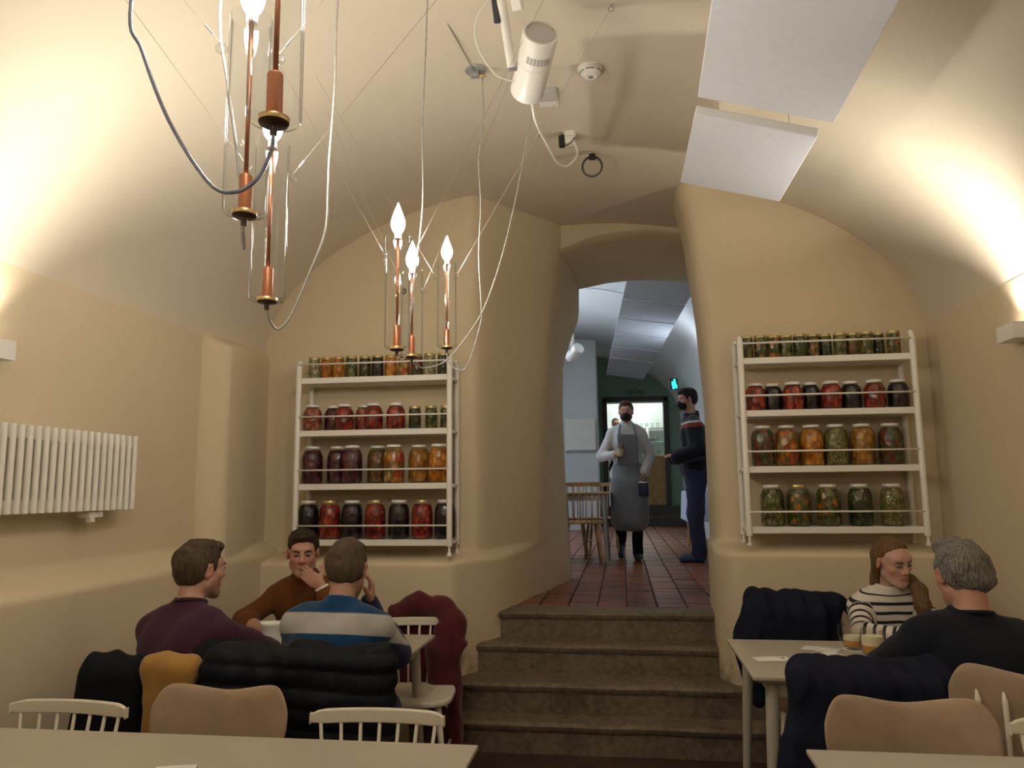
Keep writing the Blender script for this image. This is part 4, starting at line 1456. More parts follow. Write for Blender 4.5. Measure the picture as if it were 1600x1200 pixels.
# maroon coat
coat('maroon coat slung over the chair by the stair', M['c_maroon'], [
    ('cap', (-1.26, 4.235, 0.80), (-1.13, 4.25, 0.855), 0.035, 0.04, 0.05),
    ('cap', (-1.13, 4.25, 0.855), (-0.99, 4.23, 0.835), 0.04, 0.042, 0.05),
    ('cap', (-0.99, 4.23, 0.835), (-0.905, 4.20, 0.755), 0.042, 0.045, 0.05),
    ('cap', (-0.925, 4.18, 0.76), (-0.955, 4.15, 0.62), 0.045, 0.05, 0.05),
    ('box', (-0.935, 4.17, 0.715), (0.075, 0.03, 0.022), roty(0.25), 0.015, 0.02),
    ('box', (-0.90, 4.15, 0.655), (0.045, 0.025, 0.045), roty(0.75), 0.012, 0.02),
    ('box', (-0.965, 4.17, 0.40), (0.082, 0.045, 0.27), roty(-0.07), 0.035, 0.06),
    ('box', (-1.10, 4.27, 0.60), (0.16, 0.025, 0.24), None, 0.02, 0.04)],
    (-0.97, 4.2, 0.1), 0.006, folds(0.006, 1, 1, 11), 'coat')
# navy coats on the right
coat('navy coat hanging over the chair left of the woman', M['c_navy'], [
    ('box', (0.885, 4.30, 0.70), (0.23, 0.05, 0.19), None, 0.04, 0.05),
    ('cap', (0.69, 4.29, 0.885), (0.86, 4.30, 0.875), 0.05, 0.045, 0.06),
    ('cap', (0.86, 4.30, 0.875), (1.09, 4.30, 0.865), 0.045, 0.045, 0.06),
    ('cap', (0.70, 4.26, 0.87), (0.615, 4.22, 0.66), 0.05, 0.06, 0.07),
    ('cap', (0.63, 4.24, 0.70), (0.66, 4.22, 0.42), 0.06, 0.05, 0.07),
    ('box', (0.80, 4.22, 0.66), (0.19, 0.035, 0.19), roty(0.05), 0.03, 0.06)],
    (0.88, 4.3, 0.4), 0.007, folds(0.008, 1, 1, 13), 'coat')
coat('dark navy coat draped over the chair behind the tan shell chair', M['c_navy'], [
    ('cap', (0.585, 2.84, 0.845), (0.80, 2.87, 0.825), 0.045, 0.048, 0.06),
    ('cap', (0.80, 2.87, 0.825), (1.08, 2.90, 0.835), 0.048, 0.055, 0.06),
    ('box', (0.80, 2.81, 0.58), (0.245, 0.05, 0.27), roty(0.06), 0.04, 0.06),
    ('box', (0.615, 2.79, 0.52), (0.10, 0.06, 0.33), roty(0.16), 0.045, 0.06),
    ('cap', (0.56, 2.78, 0.62), (0.50, 2.74, 0.30), 0.055, 0.06, 0.06),
    ('cap', (1.02, 2.86, 0.80), (1.06, 2.80, 0.62), 0.06, 0.05, 0.06),
    ('box', (0.80, 2.93, 0.70), (0.21, 0.035, 0.14), None, 0.03, 0.05)],
    (0.79, 2.84, 0.2), 0.007, folds(0.007, 1, 1, 17), 'coat')

# ------------------------------------------------------------------ things on the tables
def print_mat(name, cols, scale=60):
    t = NT(name)
    co = t.coord('Object')
    sp = t.n('SeparateXYZ')
    t.l(co, sp.inputs[0])
    w = t.n('Math', operation='SINE')
    mu = t.n('Math', operation='MULTIPLY', inp={1: 2 * PI / 0.0072})
    t.l(sp.outputs[1], mu.inputs[0]); t.l(mu.outputs[0], w.inputs[0])
    l1 = t.ramp(w.outputs[0], [(0.15, (1, 1, 1)), (0.35, (0, 0, 0))])
    n = t.noise(t.coord('Object', (130, 18, 1)), 1.0, 2)
    l2 = t.ramp(n, [(0.42, (0, 0, 0)), (0.47, (1, 1, 1))])
    ax = t.n('Math', operation='ABSOLUTE'); t.l(sp.outputs[0], ax.inputs[0])
    ay = t.n('Math', operation='ABSOLUTE'); t.l(sp.outputs[1], ay.inputs[0])
    bx = t.n('Math', operation='LESS_THAN', inp={1: cols[0]}); t.l(ax.outputs[0], bx.inputs[0])
    by = t.n('Math', operation='LESS_THAN', inp={1: cols[1]}); t.l(ay.outputs[0], by.inputs[0])
    m1 = t.n('Math', operation='MULTIPLY'); t.l(bx.outputs[0], m1.inputs[0]); t.l(by.outputs[0], m1.inputs[1])
    m2 = t.n('Math', operation='MULTIPLY'); t.l(l1, m2.inputs[0]); t.l(l2, m2.inputs[1])
    m3 = t.n('Math', operation='MULTIPLY'); t.l(m1.outputs[0], m3.inputs[0]); t.l(m2.outputs[0], m3.inputs[1])
    m4 = t.n('Math', operation='MULTIPLY', inp={1: 0.5}); t.l(m3.outputs[0], m4.inputs[0])
    c = t.mix(m4.outputs[0], (0.82, 0.80, 0.76), (0.20, 0.20, 0.22))
    t.l(c, t.b.inputs['Base Color'])
    t.b.inputs['Roughness'].default_value = 0.6
    return t.m
M['menu'] = print_mat('printed_menu', (0.088, 0.055))
def sheet(name, label, cat, loc, rz, w, d, mat, blocks=()):
    r = thing(name, label, cat, loc, rz, 'paper slips on the right table')
    rows = [[(-w / 2 + w * i / 8, -d / 2 + d * j / 4, 0.0012 + 0.0015 * math.sin(i * 0.9 + j) * (i / 8)) for i in range(9)] for j in range(5)]
    lo = [[(p[0], p[1], p[2] - 0.001) for p in reversed(q)] for q in rows]
    m = MB().grid(rows)
    m.grid(lo)
    m.build('sheet', mat, r, True)
    for bx, by, bw, bd in blocks:
        MB().box((bx - bw / 2, by - bd / 2, 0.003), (bx + bw / 2, by + bd / 2, 0.0036)).build('printed_mark', M['black'], r)
    return r
sheet('menu_card', 'printed menu sheet nearest the table edge, beside the navy coat', 'menu', (0.80, 3.43, 0.7405), -0.04, 0.205, 0.125, M['menu'], [(-0.085, -0.045, 0.012, 0.02), (0.085, 0.045, 0.014, 0.02)])
sheet('menu_card', 'printed menu sheet behind the loose coaster', 'menu', (0.868, 3.755, 0.7405), -0.42, 0.155, 0.105, M['menu'])
sheet('paper_slip', 'blank cream slip of paper by the left table edge', 'paper', (0.615, 3.53, 0.7405), 0.22, 0.155, 0.085, M['paper'], [(0.045, 0.0, 0.014, 0.014)])

def coaster(label, loc, rz=0):
    r = thing('beer_coaster', label, 'coaster', loc, rz, 'round beer coasters')
    MB().lathe([(0, 0), (0.052, 0), (0.0535, 0.0008), (0.052, 0.0017), (0, 0.0017)], n=32).build('disc', M['paper'], r)
    m = MB().box((-0.012, -0.002, 0.0017), (0.012, 0.002, 0.0021)).box((-0.002, -0.014, 0.0017), (0.002, 0.014, 0.0021))
    m.build('printed_mark', M['darkgrey'], r)
    return r
coaster('loose round beer coaster lying on the menu corner', (0.875, 3.615, 0.7435))
coaster('round beer coaster under the farther mug', (1.015, 3.765, 0.7405))
coaster('round beer coaster under the nearer mug', (1.044, 3.59, 0.7405), 0.6)

def mug(label, loc, rz, level, foam):
    r = thing('beer_mug', label, 'beer mug', loc, rz, 'half drunk beer mugs')
    prof = [(0, 0.0), (0.034, 0.0), (0.040, 0.004), (0.049, 0.025), (0.0535, 0.05), (0.053, 0.075), (0.049, 0.10), (0.0455, 0.117), (0.0445, 0.120), (0.0425, 0.118), (0.046, 0.099), (0.0495, 0.075), (0.050, 0.05), (0.046, 0.027), (0.038, 0.012), (0, 0.011)]
    m = MB().lathe(prof, n=40)
    # dimples pressed into the wall
    vs = []
    for x, y, z in m.v:
        rr = math.hypot(x, y)
        if rr > 0.047 and 0.02 < z < 0.095:
            t = math.atan2(y, x)
            f = 1 - 0.045 * max(0, math.cos(10 * t)) * max(0, math.sin((z - 0.02) / 0.075 * 2 * PI)) ** 2
            x, y = x * f, y * f
        vs.append((x, y, z))
    m.v = vs
    m.build('glass', M['mugglass'], r, True)
    MB().tube(spline([(0.047, 0, 0.100), (0.070, 0, 0.098), (0.082, 0, 0.075), (0.080, 0, 0.045), (0.066, 0, 0.026), (0.046, 0, 0.024)], 5), 0.0065, 10).build('handle', M['mugglass'], r, True)
    def inner(z):
        return float(np.interp(z, [0.011, 0.027, 0.05, 0.075, 0.099, 0.118], [0.036, 0.044, 0.047, 0.0475, 0.044, 0.041]))
    zz = lin(0.014, level, 6)
    MB().lathe([(0, 0.014)] + [(inner(z) - 0.003, z) for z in zz] + [(0, level)], n=32).build('beer', M['beer'], r, True, 50)
    zz = lin(level + 0.0005, level + foam, 5)
    MB().lathe([(0, zz[0])] + [(inner(z) - 0.003, z) for z in zz] + [(0, level + foam - 0.004)], n=32).build('foam', M['foam'], r, True, 50)
    return r
mug('beer mug by the woman, nearly empty', (1.015, 3.765, 0.7425), 2.2, 0.040, 0.018)
mug('beer mug nearest the grey haired man, half full', (1.044, 3.59, 0.7425), 0.5, 0.052, 0.038)

# pitcher and cups on the left table
r = thing('pitcher', 'white ceramic pitcher on the men\'s table', 'pitcher', (-1.565, 3.36, 0.7405), 2.8)
m = MB().lathe([(0, 0), (0.050, 0.0), (0.056, 0.006), (0.055, 0.05), (0.046, 0.095), (0.043, 0.115), (0.049, 0.140), (0.052, 0.150), (0.049, 0.150), (0.040, 0.116), (0.043, 0.095), (0.050, 0.05), (0.05, 0.012), (0, 0.010)], n=36)
m.v = [(x + (0.02 * max(0, z - 0.12) / 0.03 if x > 0.03 and abs(y) < 0.02 else 0), y, z) for x, y, z in m.v]
m.build('body', M['ceramic'], r, True)
MB().tube(spline([(-0.046, 0, 0.128), (-0.072, 0, 0.125), (-0.080, 0, 0.095), (-0.072, 0, 0.06), (-0.053, 0, 0.045)], 5), 0.0075, 10).build('handle', M['ceramic'], r, True)
def cup(label, loc, rz):
    r = thing('coffee_cup', label, 'cup', loc, rz, 'white cups on the men\'s table')
    MB().lathe([(0, 0.004), (0.02, 0.004), (0.06, 0.012), (0.062, 0.015), (0.02, 0.009), (0, 0.009)], n=30).build('saucer', M['ceramic'], r, True, 50)
    MB().lathe([(0, 0.010), (0.024, 0.010), (0.034, 0.03), (0.040, 0.065), (0.038, 0.065), (0.032, 0.032), (0.02, 0.016), (0, 0.016)], n=30).build('bowl', M['ceramic'], r, True, 50)
    MB().tube(spline([(0.036, 0, 0.055), (0.056, 0, 0.05), (0.055, 0, 0.03), (0.033, 0, 0.025)], 5), 0.0045, 8).build('handle', M['ceramic'], r, True)
    return r
cup('white cup and saucer between the purple and brown sweaters', (-1.70, 3.52, 0.737), 2.4)
cup('white cup and saucer hidden behind the pitcher', (-1.54, 3.60, 0.737), 0.3)

# near left table
coaster('round white coaster at the bottom edge of the photo', (-1.44, 1.93, 0.7405))
r = thing('folded_card', 'folded white paper card at the bottom edge of the photo', 'card', (-1.165, 1.965, 0.7405), 0.3)
MB().add([(-0.05, -0.025, 0), (0.05, -0.025, 0), (0.05, 0, 0.028), (-0.05, 0, 0.028), (0.05, 0.025, 0), (-0.05, 0.025, 0)], [(0, 1, 2, 3), (3, 2, 4, 5)]).build('fold', M['paper'], r)

# ------------------------------------------------------------------ the far room
woodchairs = [((-0.40, 8.02, 0.68), 0.12, 'wooden spindle chair nearest the passage, in the far room'), ((-0.62, 9.3, 0.68), PI, 'wooden spindle chair behind the far room table, left'), ((-0.20, 9.35, 0.68), PI - 0.1, 'wooden spindle chair behind the far room table, right')]
for lc, rz, lab in woodchairs:
    spindle_chair(lab, lc, rz, 'wooden chairs in the far room', M['wood'], 0.86, 'wooden_chair', 6, 0.19)
table(-1.30, -0.12, 8.30, 9.05, 1.43, 'wooden table with steel legs in the far room', 'far room tables', 0, 0.68, 'woodtop', 'grey')
r = table(0.80, 1.27, 9.5, 10.6, 1.42, 'small table under a pale blue cloth by the far wall', 'far room tables', 0, 0.68, 'woodtop', 'wood')
m = MB()
rows = []
for zz, e in ((1.428, -0.2), (1.428, 0.0), (1.424, 0.012), (1.36, 0.016), (1.22, 0.022), (1.06, 0.028)):
    row = []
    for i in range(80):
        t = 2 * PI * i / 80
        c, s = math.cos(t), math.sin(t)
        k = 1 / max(abs(c), abs(s))
        f = 0.006 * math.sin(14 * t) * max(0, (1.42 - zz) / 0.36) if e > 0 else 0
        hx, hy = 0.235 + e + f, 0.55 + e + f
        row.append((1.035 + max(-1, min(1, c * k)) * hx, 10.05 + max(-1, min(1, s * k)) * hy, zz))
    rows.append(row)
m.grid(rows, close=True)
m.f.append(tuple(range(80)))
tag(m.build('tablecloth', M['cloth_blue'], None, True, 50), 'pale blue cloth hanging over the small far table', 'tablecloth')

r = thing('wall_panel', 'plain white square panel on the far white wall', 'wall panel', (-0.775, 14.985, 2.51))
MB().box((-0.30, -0.05, -0.31), (0.30, 0.01, 0.31)).build('plate', M['white'], r, bevel=0.012)
MB().box((-0.28, -0.03, -0.335), (0.28, 0.0, -0.31)).build('edge', M['grey'], r)

def letters(txt, size, loc, rot, mat, name, label):
    cu = bpy.data.curves.new(name, 'FONT')
    cu.body = txt
    cu.size = size
    cu.align_x = 'CENTER'
    cu.align_y = 'CENTER'
    cu.extrude = 0.006
    cu.materials.append(mat)
    tmp = bpy.data.objects.new('tmp', cu)
    COL.objects.link(tmp)
    dg = bpy.context.evaluated_depsgraph_get()
    me = bpy.data.meshes.new_from_object(tmp.evaluated_get(dg))
    bpy.data.objects.remove(tmp)
    me.name = name
    o = obj(name, me, None, loc=loc)
    o.rotation_euler = rot
    return tag(o, label, 'lettering')
letters('Výčep', 0.17, (0.33, 16.985, 3.575), (PI / 2, 0, 0), M['black'], 'wall_lettering', 'black word Výčep on the green wall over the opening')

r = thing('exit_sign', 'glowing turquoise exit sign at the far vault', 'exit sign', (0.945, 14.0, 3.315))
MB().box((-0.03, -0.012, -0.10), (0.11, 0.012, 0.11)).build('housing', M['darkgrey'], r, bevel=0.004)
m = MB()
m.cyl((0.045, -0.014, 0.075), (0.045, -0.02, 0.075), 0.018, n=16).box((0.0, -0.018, -0.02), (0.07, -0.013, 0.05)).box((0.01, -0.018, -0.085), (0.04, -0.013, -0.02)).box((0.05, -0.018, -0.07), (0.09, -0.013, -0.01))
m.build('running_figure', M['led'], r)
MB().cyl((0.04, 0, 0.10), (0.04, 0, 0.36), 0.006, n=8).build('rod', M['grey'], r)

# spotlight of the far room
r = thing('spotlight', 'small white spotlight in the far room by the left wall', 'spotlight', (-0.62, 11.0, 3.55))
d = nrm(V3(-0.45, 0.6, -0.35))
MB().lathe([(0.0, 0.02), (0.055, 0.02), (0.07, 0), (0.085, 0.01), (0.085, 0.27), (0.06, 0.30), (0, 0.30)], (0.07, -0.05, -0.06), 28, bodyR(d)).build('body', M['white'], r, True, 40)
MB().cyl((-0.02, 0, 0.0), (-0.08, 0.0, 0.80), 0.02).build('arm', M['white'], r, True)
MB().box((-0.07, -0.02, -0.12), (-0.02, 0.02, 0.05)).build('bracket', M['white'], r, bevel=0.005)

# tap room: half door, glass shelves and glasses
r = thing('half_door', 'varnished wooden half door of the tap room', 'door', (0.745, 17.0, 1.10))
MB().box((-0.245, -0.03, 0.0), (0.245, 0.03, 1.02)).build('leaf', M['bardoor'], r, bevel=0.006)
MB().box((-0.165, -0.045, 0.16), (0.165, -0.03, 0.86)).build('inset_panel', M['bardoor'], r, bevel=0.01)
MB().box((-0.26, -0.06, 1.02), (0.26, 0.06, 1.06)).build('cap_rail', M['bardoor'], r, bevel=0.006)
MB().cyl((-0.20, -0.03, 0.55), (-0.20, -0.07, 0.55), 0.018).build('knob', M['brass'], r, True)
M['shelfglass'] = simple('green_glass_shelf', (0.30, 0.42, 0.36), 0.2)
gm = MB().lathe([(0, 0.0), (0.028, 0.0), (0.03, 0.01), (0.036, 0.12), (0.034, 0.12), (0.027, 0.012), (0, 0.012)], n=14).mesh('drinking_glass', M['mugglass'], True)
for k, z in enumerate((2.22, 2.55, 2.88)):
    sh = MB().box((-0.95, -0.16, -0.012), (0.95, 0.16, 0.012)).build('glass_shelf', M['shelfglass'], None, off=None)
    sh.location = (0.35, 18.70, z)
    tag(sh, '%s glass shelf of the tap room' % ['lowest', 'middle', 'top'][k], 'shelf', 'tap room shelves')
    for i in range(9):
        g = obj('drinking_glass', gm, None, loc=(-0.15 + i * 0.13, 18.66, z + 0.0125))
        tag(g, 'empty glass, %s from left on %s shelf of the tap room' % (ordn[i], ['lowest', 'middle', 'top'][k]), 'glass', 'glasses in the tap room')
r = thing('tap_column', 'white beer tap column in the tap room', 'beer tap', (0.62, 17.9, 1.10))
MB().cyl((0, 0, 0), (0, 0, 1.75), 0.03).build('column', M['white'], r, True)
for dx in (-0.12, 0, 0.12):
    MB().cyl((dx, -0.02, 1.45), (dx, -0.10, 1.30), 0.012).build('tap', M['grey'], r, True)
MB().box((-0.2, -0.03, 1.42), (0.2, 0.03, 1.50)).build('head', M['grey'], r, bevel=0.01)
r = thing('tap_room_lamp', 'bright round lamp inside the tap room', 'lamp', (0.10, 17.62, 3.55))
MB().lathe([(0, -0.05), (0.04, -0.04), (0.06, 0.0), (0.04, 0.04), (0, 0.05)], n=20).build('globe', glow('bar_lamp', (1, 0.95, 0.85), 30), r, True)
MB().cyl((0, 0, 0.05), (0, 0, 0.36), 0.008).build('rod', M['grey'], r)
ld = bpy.data.lights.new('bar_light', 'POINT')
ld.energy = P_BAR
ld.shadow_soft_size = 0.08
ld.color = (0.92, 1.0, 0.93)
lo = bpy.data.objects.new('bar_light', ld)
COL.objects.link(lo)
lo.parent = r
lo.location = (0.25, 0.4, 0.1)
# ------------------------------------------------------------------ people
def head_R(f, u=(0, 0, 1), roll=0.0):
    f = nrm(f)
    u = np.array(u, float)
    s = nrm(np.cross(f, u))
    u = np.cross(s, f)
    if roll:
        s, u = s * math.cos(roll) + u * math.sin(roll), u * math.cos(roll) - s * math.sin(roll)
    return np.stack([s, f, u], 1)

def add_head(s, c, R, k=1.0, fem=False, nose=1.0):
    L = lambda x, y, z: c + R @ (k * V3(x, y, z))
    s.ell(L(0, -0.014, 0.034), k * V3(0.075, 0.097, 0.083), R, 0.02)
    s.ell(L(0, 0.028, -0.030), k * V3(0.060 if not fem else 0.056, 0.064, 0.083), R, 0.03)
    w = 0.050 if not fem else 0.044
    for sx in (-1, 1):
        s.cap(L(sx * w, 0.004, -0.055), L(sx * 0.020, 0.064, -0.098), k * 0.020, k * 0.018, 0.03)
        s.ell(L(sx * 0.040, 0.056, -0.020), k * V3(0.022, 0.022, 0.018), R, 0.02)
    s.ell(L(0, 0.073, -0.102), k * V3(0.022, 0.018, 0.017), R, 0.02)
    s.ell(L(0, 0.066 if not fem else 0.060, 0.034), k * V3(0.052, 0.026, 0.018), R, 0.02 if not fem else 0.035)
    # eye sockets, nose, lips
    for sx in (-1, 1):
        s.ell(L(sx * 0.032, 0.100 if not fem else 0.1015, 0.004), k * V3(0.019, 0.015, 0.011), R, 0.014 if not fem else 0.018, 's')
    s.cap(L(0, 0.086, 0.014), L(0, 0.107 * (0.995 if not fem else 0.985), -0.026), k * 0.0075 * nose, k * 0.0115 * nose, 0.012)
    for sx in (-1, 1):
        s.ell(L(sx * 0.0115, 0.094, -0.031), k * V3(0.009, 0.011, 0.008), R, 0.006)
    lf = 0.9 if fem else 1.0
    s.ell(L(0, 0.087 * (0.975 if fem else 1), -0.060), k * V3(0.022, 0.012, 0.006) * lf, R, 0.008)
    s.ell(L(0, 0.086 * (0.975 if fem else 1), -0.070), k * V3(0.019, 0.012, 0.007) * lf, R, 0.008)
    s.ell(L(0, 0.104, -0.0645), k * V3(0.022, 0.008, 0.0016), R, 0.003, 's')
    # ears
    for sx in (-1, 1):
        Re = R @ rotz(-sx * 0.35) @ rotx(-0.2)
        s.ell(L(sx * 0.079, -0.010, -0.004), k * V3(0.009, 0.019, 0.032), Re, 0.006)
        s.ell(L(sx * 0.088, -0.006, -0.002), k * V3(0.006, 0.010, 0.017), Re, 0.005, 's')

def add_hand(s, w, d, n, right, curl=(0.3, 0.4, 0.3), sz=1.0, thumb=(0.6, 0.7, 0.25), spread=0.0):
    w, d = np.array(w, float), nrm(d)
    n = np.array(n, float)
    n = nrm(n - d * np.dot(n, d))
    t = np.cross(d, n) * (1 if right else -1)
    s.ell(w + d * 0.045 * sz - n * 0.002, sz * V3(0.037, 0.048, 0.014), np.stack([t, d, n], 1), 0.015)
    tips = []
    for i, (o, ln, r) in enumerate(((0.028, 0.074, 0.0088), (0.0095, 0.082, 0.0092), (-0.0095, 0.076, 0.0088), (-0.027, 0.060, 0.0078))):
        b0 = w + d * 0.035 * sz + t * o * 0.7 * sz
        b1 = w + d * (0.088 - 0.05 * abs(o - 0.008)) * sz + t * o * sz
        s.cap(b0, b1, 0.012 * sz, 0.0102 * sz, 0.012)
        a, p = 0.0, b1
        e = (i * 0.08)
        for j, fr in enumerate((0.46, 0.30, 0.24)):
            a += curl[j] * (1 + e)
            dj = nrm(d * math.cos(a) + n * math.sin(a) + t * spread * (o / 0.028))
            q = p + dj * ln * fr * sz
            s.cap(p, q, r * sz * (1 - 0.08 * j), r * sz * (0.92 - 0.1 * j), 0.004)
            p = q
        tips.append(p)
    tb = w + d * 0.022 * sz + t * 0.024 * sz
    td = nrm(d * thumb[0] + t * thumb[1] + n * thumb[2])
    p1 = tb + td * 0.040 * sz
    td2 = nrm(td + d * 0.35 + n * 0.15)
    p2 = p1 + td2 * 0.030 * sz
    p3 = p2 + nrm(td2 + n * 0.1) * 0.024 * sz
    s.cap(w + d * 0.012 * sz + t * 0.012 * sz, p1, 0.014 * sz, 0.0115 * sz, 0.014)
    s.cap(p1, p2, 0.0108 * sz, 0.0100 * sz, 0.005)
    s.cap(p2, p3, 0.0100 * sz, 0.0082 * sz, 0.005)
    return tips

def lerp(a, b, t):
    return np.array(a, float) * (1 - t) + np.array(b, float) * t

class Person:
    def __init__(self, label, base, J, g=1.0, arm=1.0, k=1.0, fem=False, h=0.0055, tone=(0.52, 0.30, 0.21), name='person', gaze=None):
        self.J = {a: (np.array(b, float) if not isinstance(b, dict) else b) for a, b in J.items()}
        self.g, self.a, self.k, self.fem, self.h, self.tone = g, arm, k, fem, h, tone
        self.base = np.array(base, float)
        self.root = thing(name, label, 'person', tuple(base))
        J = self.J
        self.up = nrm(J['neck'] - J['pel'])
        r = J['sr'] - J['sl']
        self.s = nrm(r - self.up * np.dot(r, self.up))
        self.f = np.cross(self.up, self.s)
        self.B = np.stack([self.s, self.f, self.up], 1)
        self.hR = head_R(J['look'], J.get('hup', (0, 0, 1)))
        self.gR = head_R(gaze) if gaze is not None else self.hR
        self.hip = {sd: J['pel'] + self.s * (0.085 if sd == 'r' else -0.085) for sd in 'lr'}

    def torso(self, s, t=0.0):
        J, g, B = self.J, self.g, self.B
        s.cap(self.hip['l'], self.hip['r'], 0.105 * g + t, None, 0.06)
        s.ell(lerp(J['pel'], J['chest'], 0.45), V3(0.148 * g + t, 0.106 * g + t, 0.20), B, 0.05)
        s.ell(J['chest'], V3(0.160 * g + t, 0.104 * g + t, 0.16 + t), B, 0.05)
        for sd in 'lr':
            S = J['s' + sd]
            s.ell(lerp(J['chest'], S, 0.52) - self.up * 0.0, V3(0.085 * g + t, 0.088 * g + t, 0.125 + t), B, 0.04)
            s.cap(J['neck'] - self.up * 0.012, lerp(J['neck'], S, 0.72) + self.up * 0.012, 0.040 * g + t * 0.7, 0.040 * g + t * 0.9, 0.035)
            s.cap(lerp(J['neck'], S, 0.72) + self.up * 0.008, S, 0.040 * g + t * 0.9, 0.050 * self.a + t, 0.03)

    def arms(self, s, t=0.0, fr=None, end=0.0):
        J, a = self.J, self.a
        for sd in 'lr':
            f = 1.0 if fr is None else fr[sd]
            s.cap(J['s' + sd], J['e' + sd], 0.052 * a + t, 0.041 * a + t, 0.025)
            if f > 0:
                w = lerp(J['e' + sd], J['w' + sd], f)
                s.cap(J['e' + sd], w, 0.043 * a + t, (0.043 + (0.029 - 0.043) * f) * a + t + end, 0.02)

    def legs(self, s, t=0.0, shoe=False):
        J, g = self.J, self.g
        for sd in 'lr':
            if 'k' + sd not in J:
                continue
            kn, an = J['k' + sd], J['a' + sd]
            s.cap(self.hip[sd], kn, 0.088 * g + t, 0.058 * g + t, 0.05)
            s.cap(kn, an, 0.056 * g + t, 0.042 * g + t, 0.03)

    def build_skin(self, hands, lips=(0.40, 0.16, 0.13), stubble=0.0, blush=0.06, noh=False, smooth=1):
        J, k = self.J, self.k
        s = Sdf()
        self.torso(s, -0.004)
        self.arms(s, 0.0)
        if 'kl' in J:
            self.legs(s, -0.004)
            for sd in 'lr':
                an = J['a' + sd]
                fd = nrm(V3(self.f[0], self.f[1], 0) + V3(0, 0, J.get('toe' + sd, V3(0, 0, 0))[2]))
                s.cap(an - V3(0, 0, 0.035), an + fd * 0.15 - V3(0, 0, 0.05), 0.035, 0.028, 0.03)
        hc = J['head']
        nb = hc + self.hR @ (k * V3(0, -0.030, -0.055))
        s.cap(J['neck'] - self.up * 0.02, nb, 0.054 * k * (0.88 if self.fem else 1.0), 0.050 * k * (0.86 if self.fem else 1.0), 0.03)
        add_head(s, hc, self.hR, k, self.fem)
        for sd, hd in hands.items():
            add_hand(s, J['w' + sd], hd['d'], hd['n'], sd == 'r', hd.get('curl', (0.3, 0.4, 0.3)), hd.get('sz', 1.0) * (0.9 if self.fem else 1.0), hd.get('thumb', (0.6, 0.7, 0.25)), hd.get('spread', 0.0))
        V, Q = s.mesh(self.h)
        q = (V - hc) @ self.hR / k
        col = np.tile(np.array(self.tone), (len(V), 1))
        def blend(mask, c):
            nonlocal col
            col = col * (1 - mask[:, None]) + np.array(c) * mask[:, None]
        gs = lambda c, r: np.clip(1.6 * np.exp(-(((q - np.array(c)) / np.array(r)) ** 2).sum(1)), 0, 1)
        red = (self.tone[0] * 1.02, self.tone[1] * 0.70, self.tone[2] * 0.66)
        for sx in (-1, 1):
            blend(0.5 * gs((sx * 0.042, 0.065, -0.03), (0.03, 0.03, 0.025)), red)
            blend(0.6 * gs((sx * 0.08, -0.01, 0), (0.014, 0.03, 0.04)), red)
            blend(0.45 * gs((sx * 0.032, 0.085, 0.006), (0.02, 0.02, 0.012)), tuple(c * 0.62 for c in self.tone))
        blend(0.5 * gs((0, 0.10, -0.028), (0.018, 0.03, 0.014)), red)
        if stubble:
            m = ((q[:, 2] < -0.035) & (q[:, 2] > -0.13) & (q[:, 1] > 0.0)).astype(float) * np.clip((-0.03 - q[:, 2]) / 0.02, 0, 1) * np.clip((q[:, 1] - 0.0) / 0.03, 0, 1)
            blend(stubble * m, tuple(c * 0.42 for c in self.tone))
        blend(gs((0, 0.092, -0.0645), (0.020, 0.014, 0.009)) * 0.85, lips)
        o = obj('body', np_mesh('body', V, Q, M['skin'], self.base, {'tint': col}, smooth), self.root)
        self.sdf_skin = s
        if self.h < 0.008:
            self.face()
        return o

    def face(self):
        k, hc, R = self.k, self.J['head'], self.hR
        L = lambda x, y, z: hc + R @ (k * V3(x, y, z)) - self.base
        for sx in (-1, 1):
            m = MB()
            n1, n2 = 10, 14
            c = L(sx * 0.0315, 0.0775 if not self.fem else 0.0768, 0.003)
            r = (0.0122 if not self.fem else 0.0116) * k
            m.lathe([(0, -r)] + [(r * math.sin(a), -r * math.cos(a)) for a in np.linspace(0.25, PI - 0.60, n1)], c, n2, self.gR @ rotx(-PI / 2))
            ey = m.build('eye', M['eye_white'], self.root, True)
            m = MB()
            m.lathe([(r * math.sin(a) * 1.01, r * math.cos(a) * 1.01) for a in np.linspace(0.62, 0.0, 5)], c, n2, self.gR @ rotx(-PI / 2))
            m.build('iris', M['iris'], ey, True)
            pts = [L(sx * x, y, z) for x, y, z in ((0.012, 0.0945, 0.021), (0.024, 0.0955, 0.0265), (0.038, 0.090, 0.0275), (0.050, 0.078, 0.022))]
            bw = 0.65 if self.fem else 1.0
            MB().tube(spline(pts, 3), [0.0022 * k * bw] + [0.0034 * k * bw] * 6 + [0.0026 * k * bw, 0.0018 * k, 0.0012 * k], 6).build('eyebrow', self.brow, self.root, True)
            # upper lid with lashes
            pts = [L(sx * x, y, z) for x, y, z in ((0.018, 0.0865, 0.003), (0.026, 0.0912, 0.0085), (0.036, 0.0908, 0.0090), (0.046, 0.082, 0.004))]
            MB().tube(spline(pts, 3), 0.0034 * k, 6).build('eyelid', M['lid_skin'] if self.fem else M['lid_skin'], self.root, True)

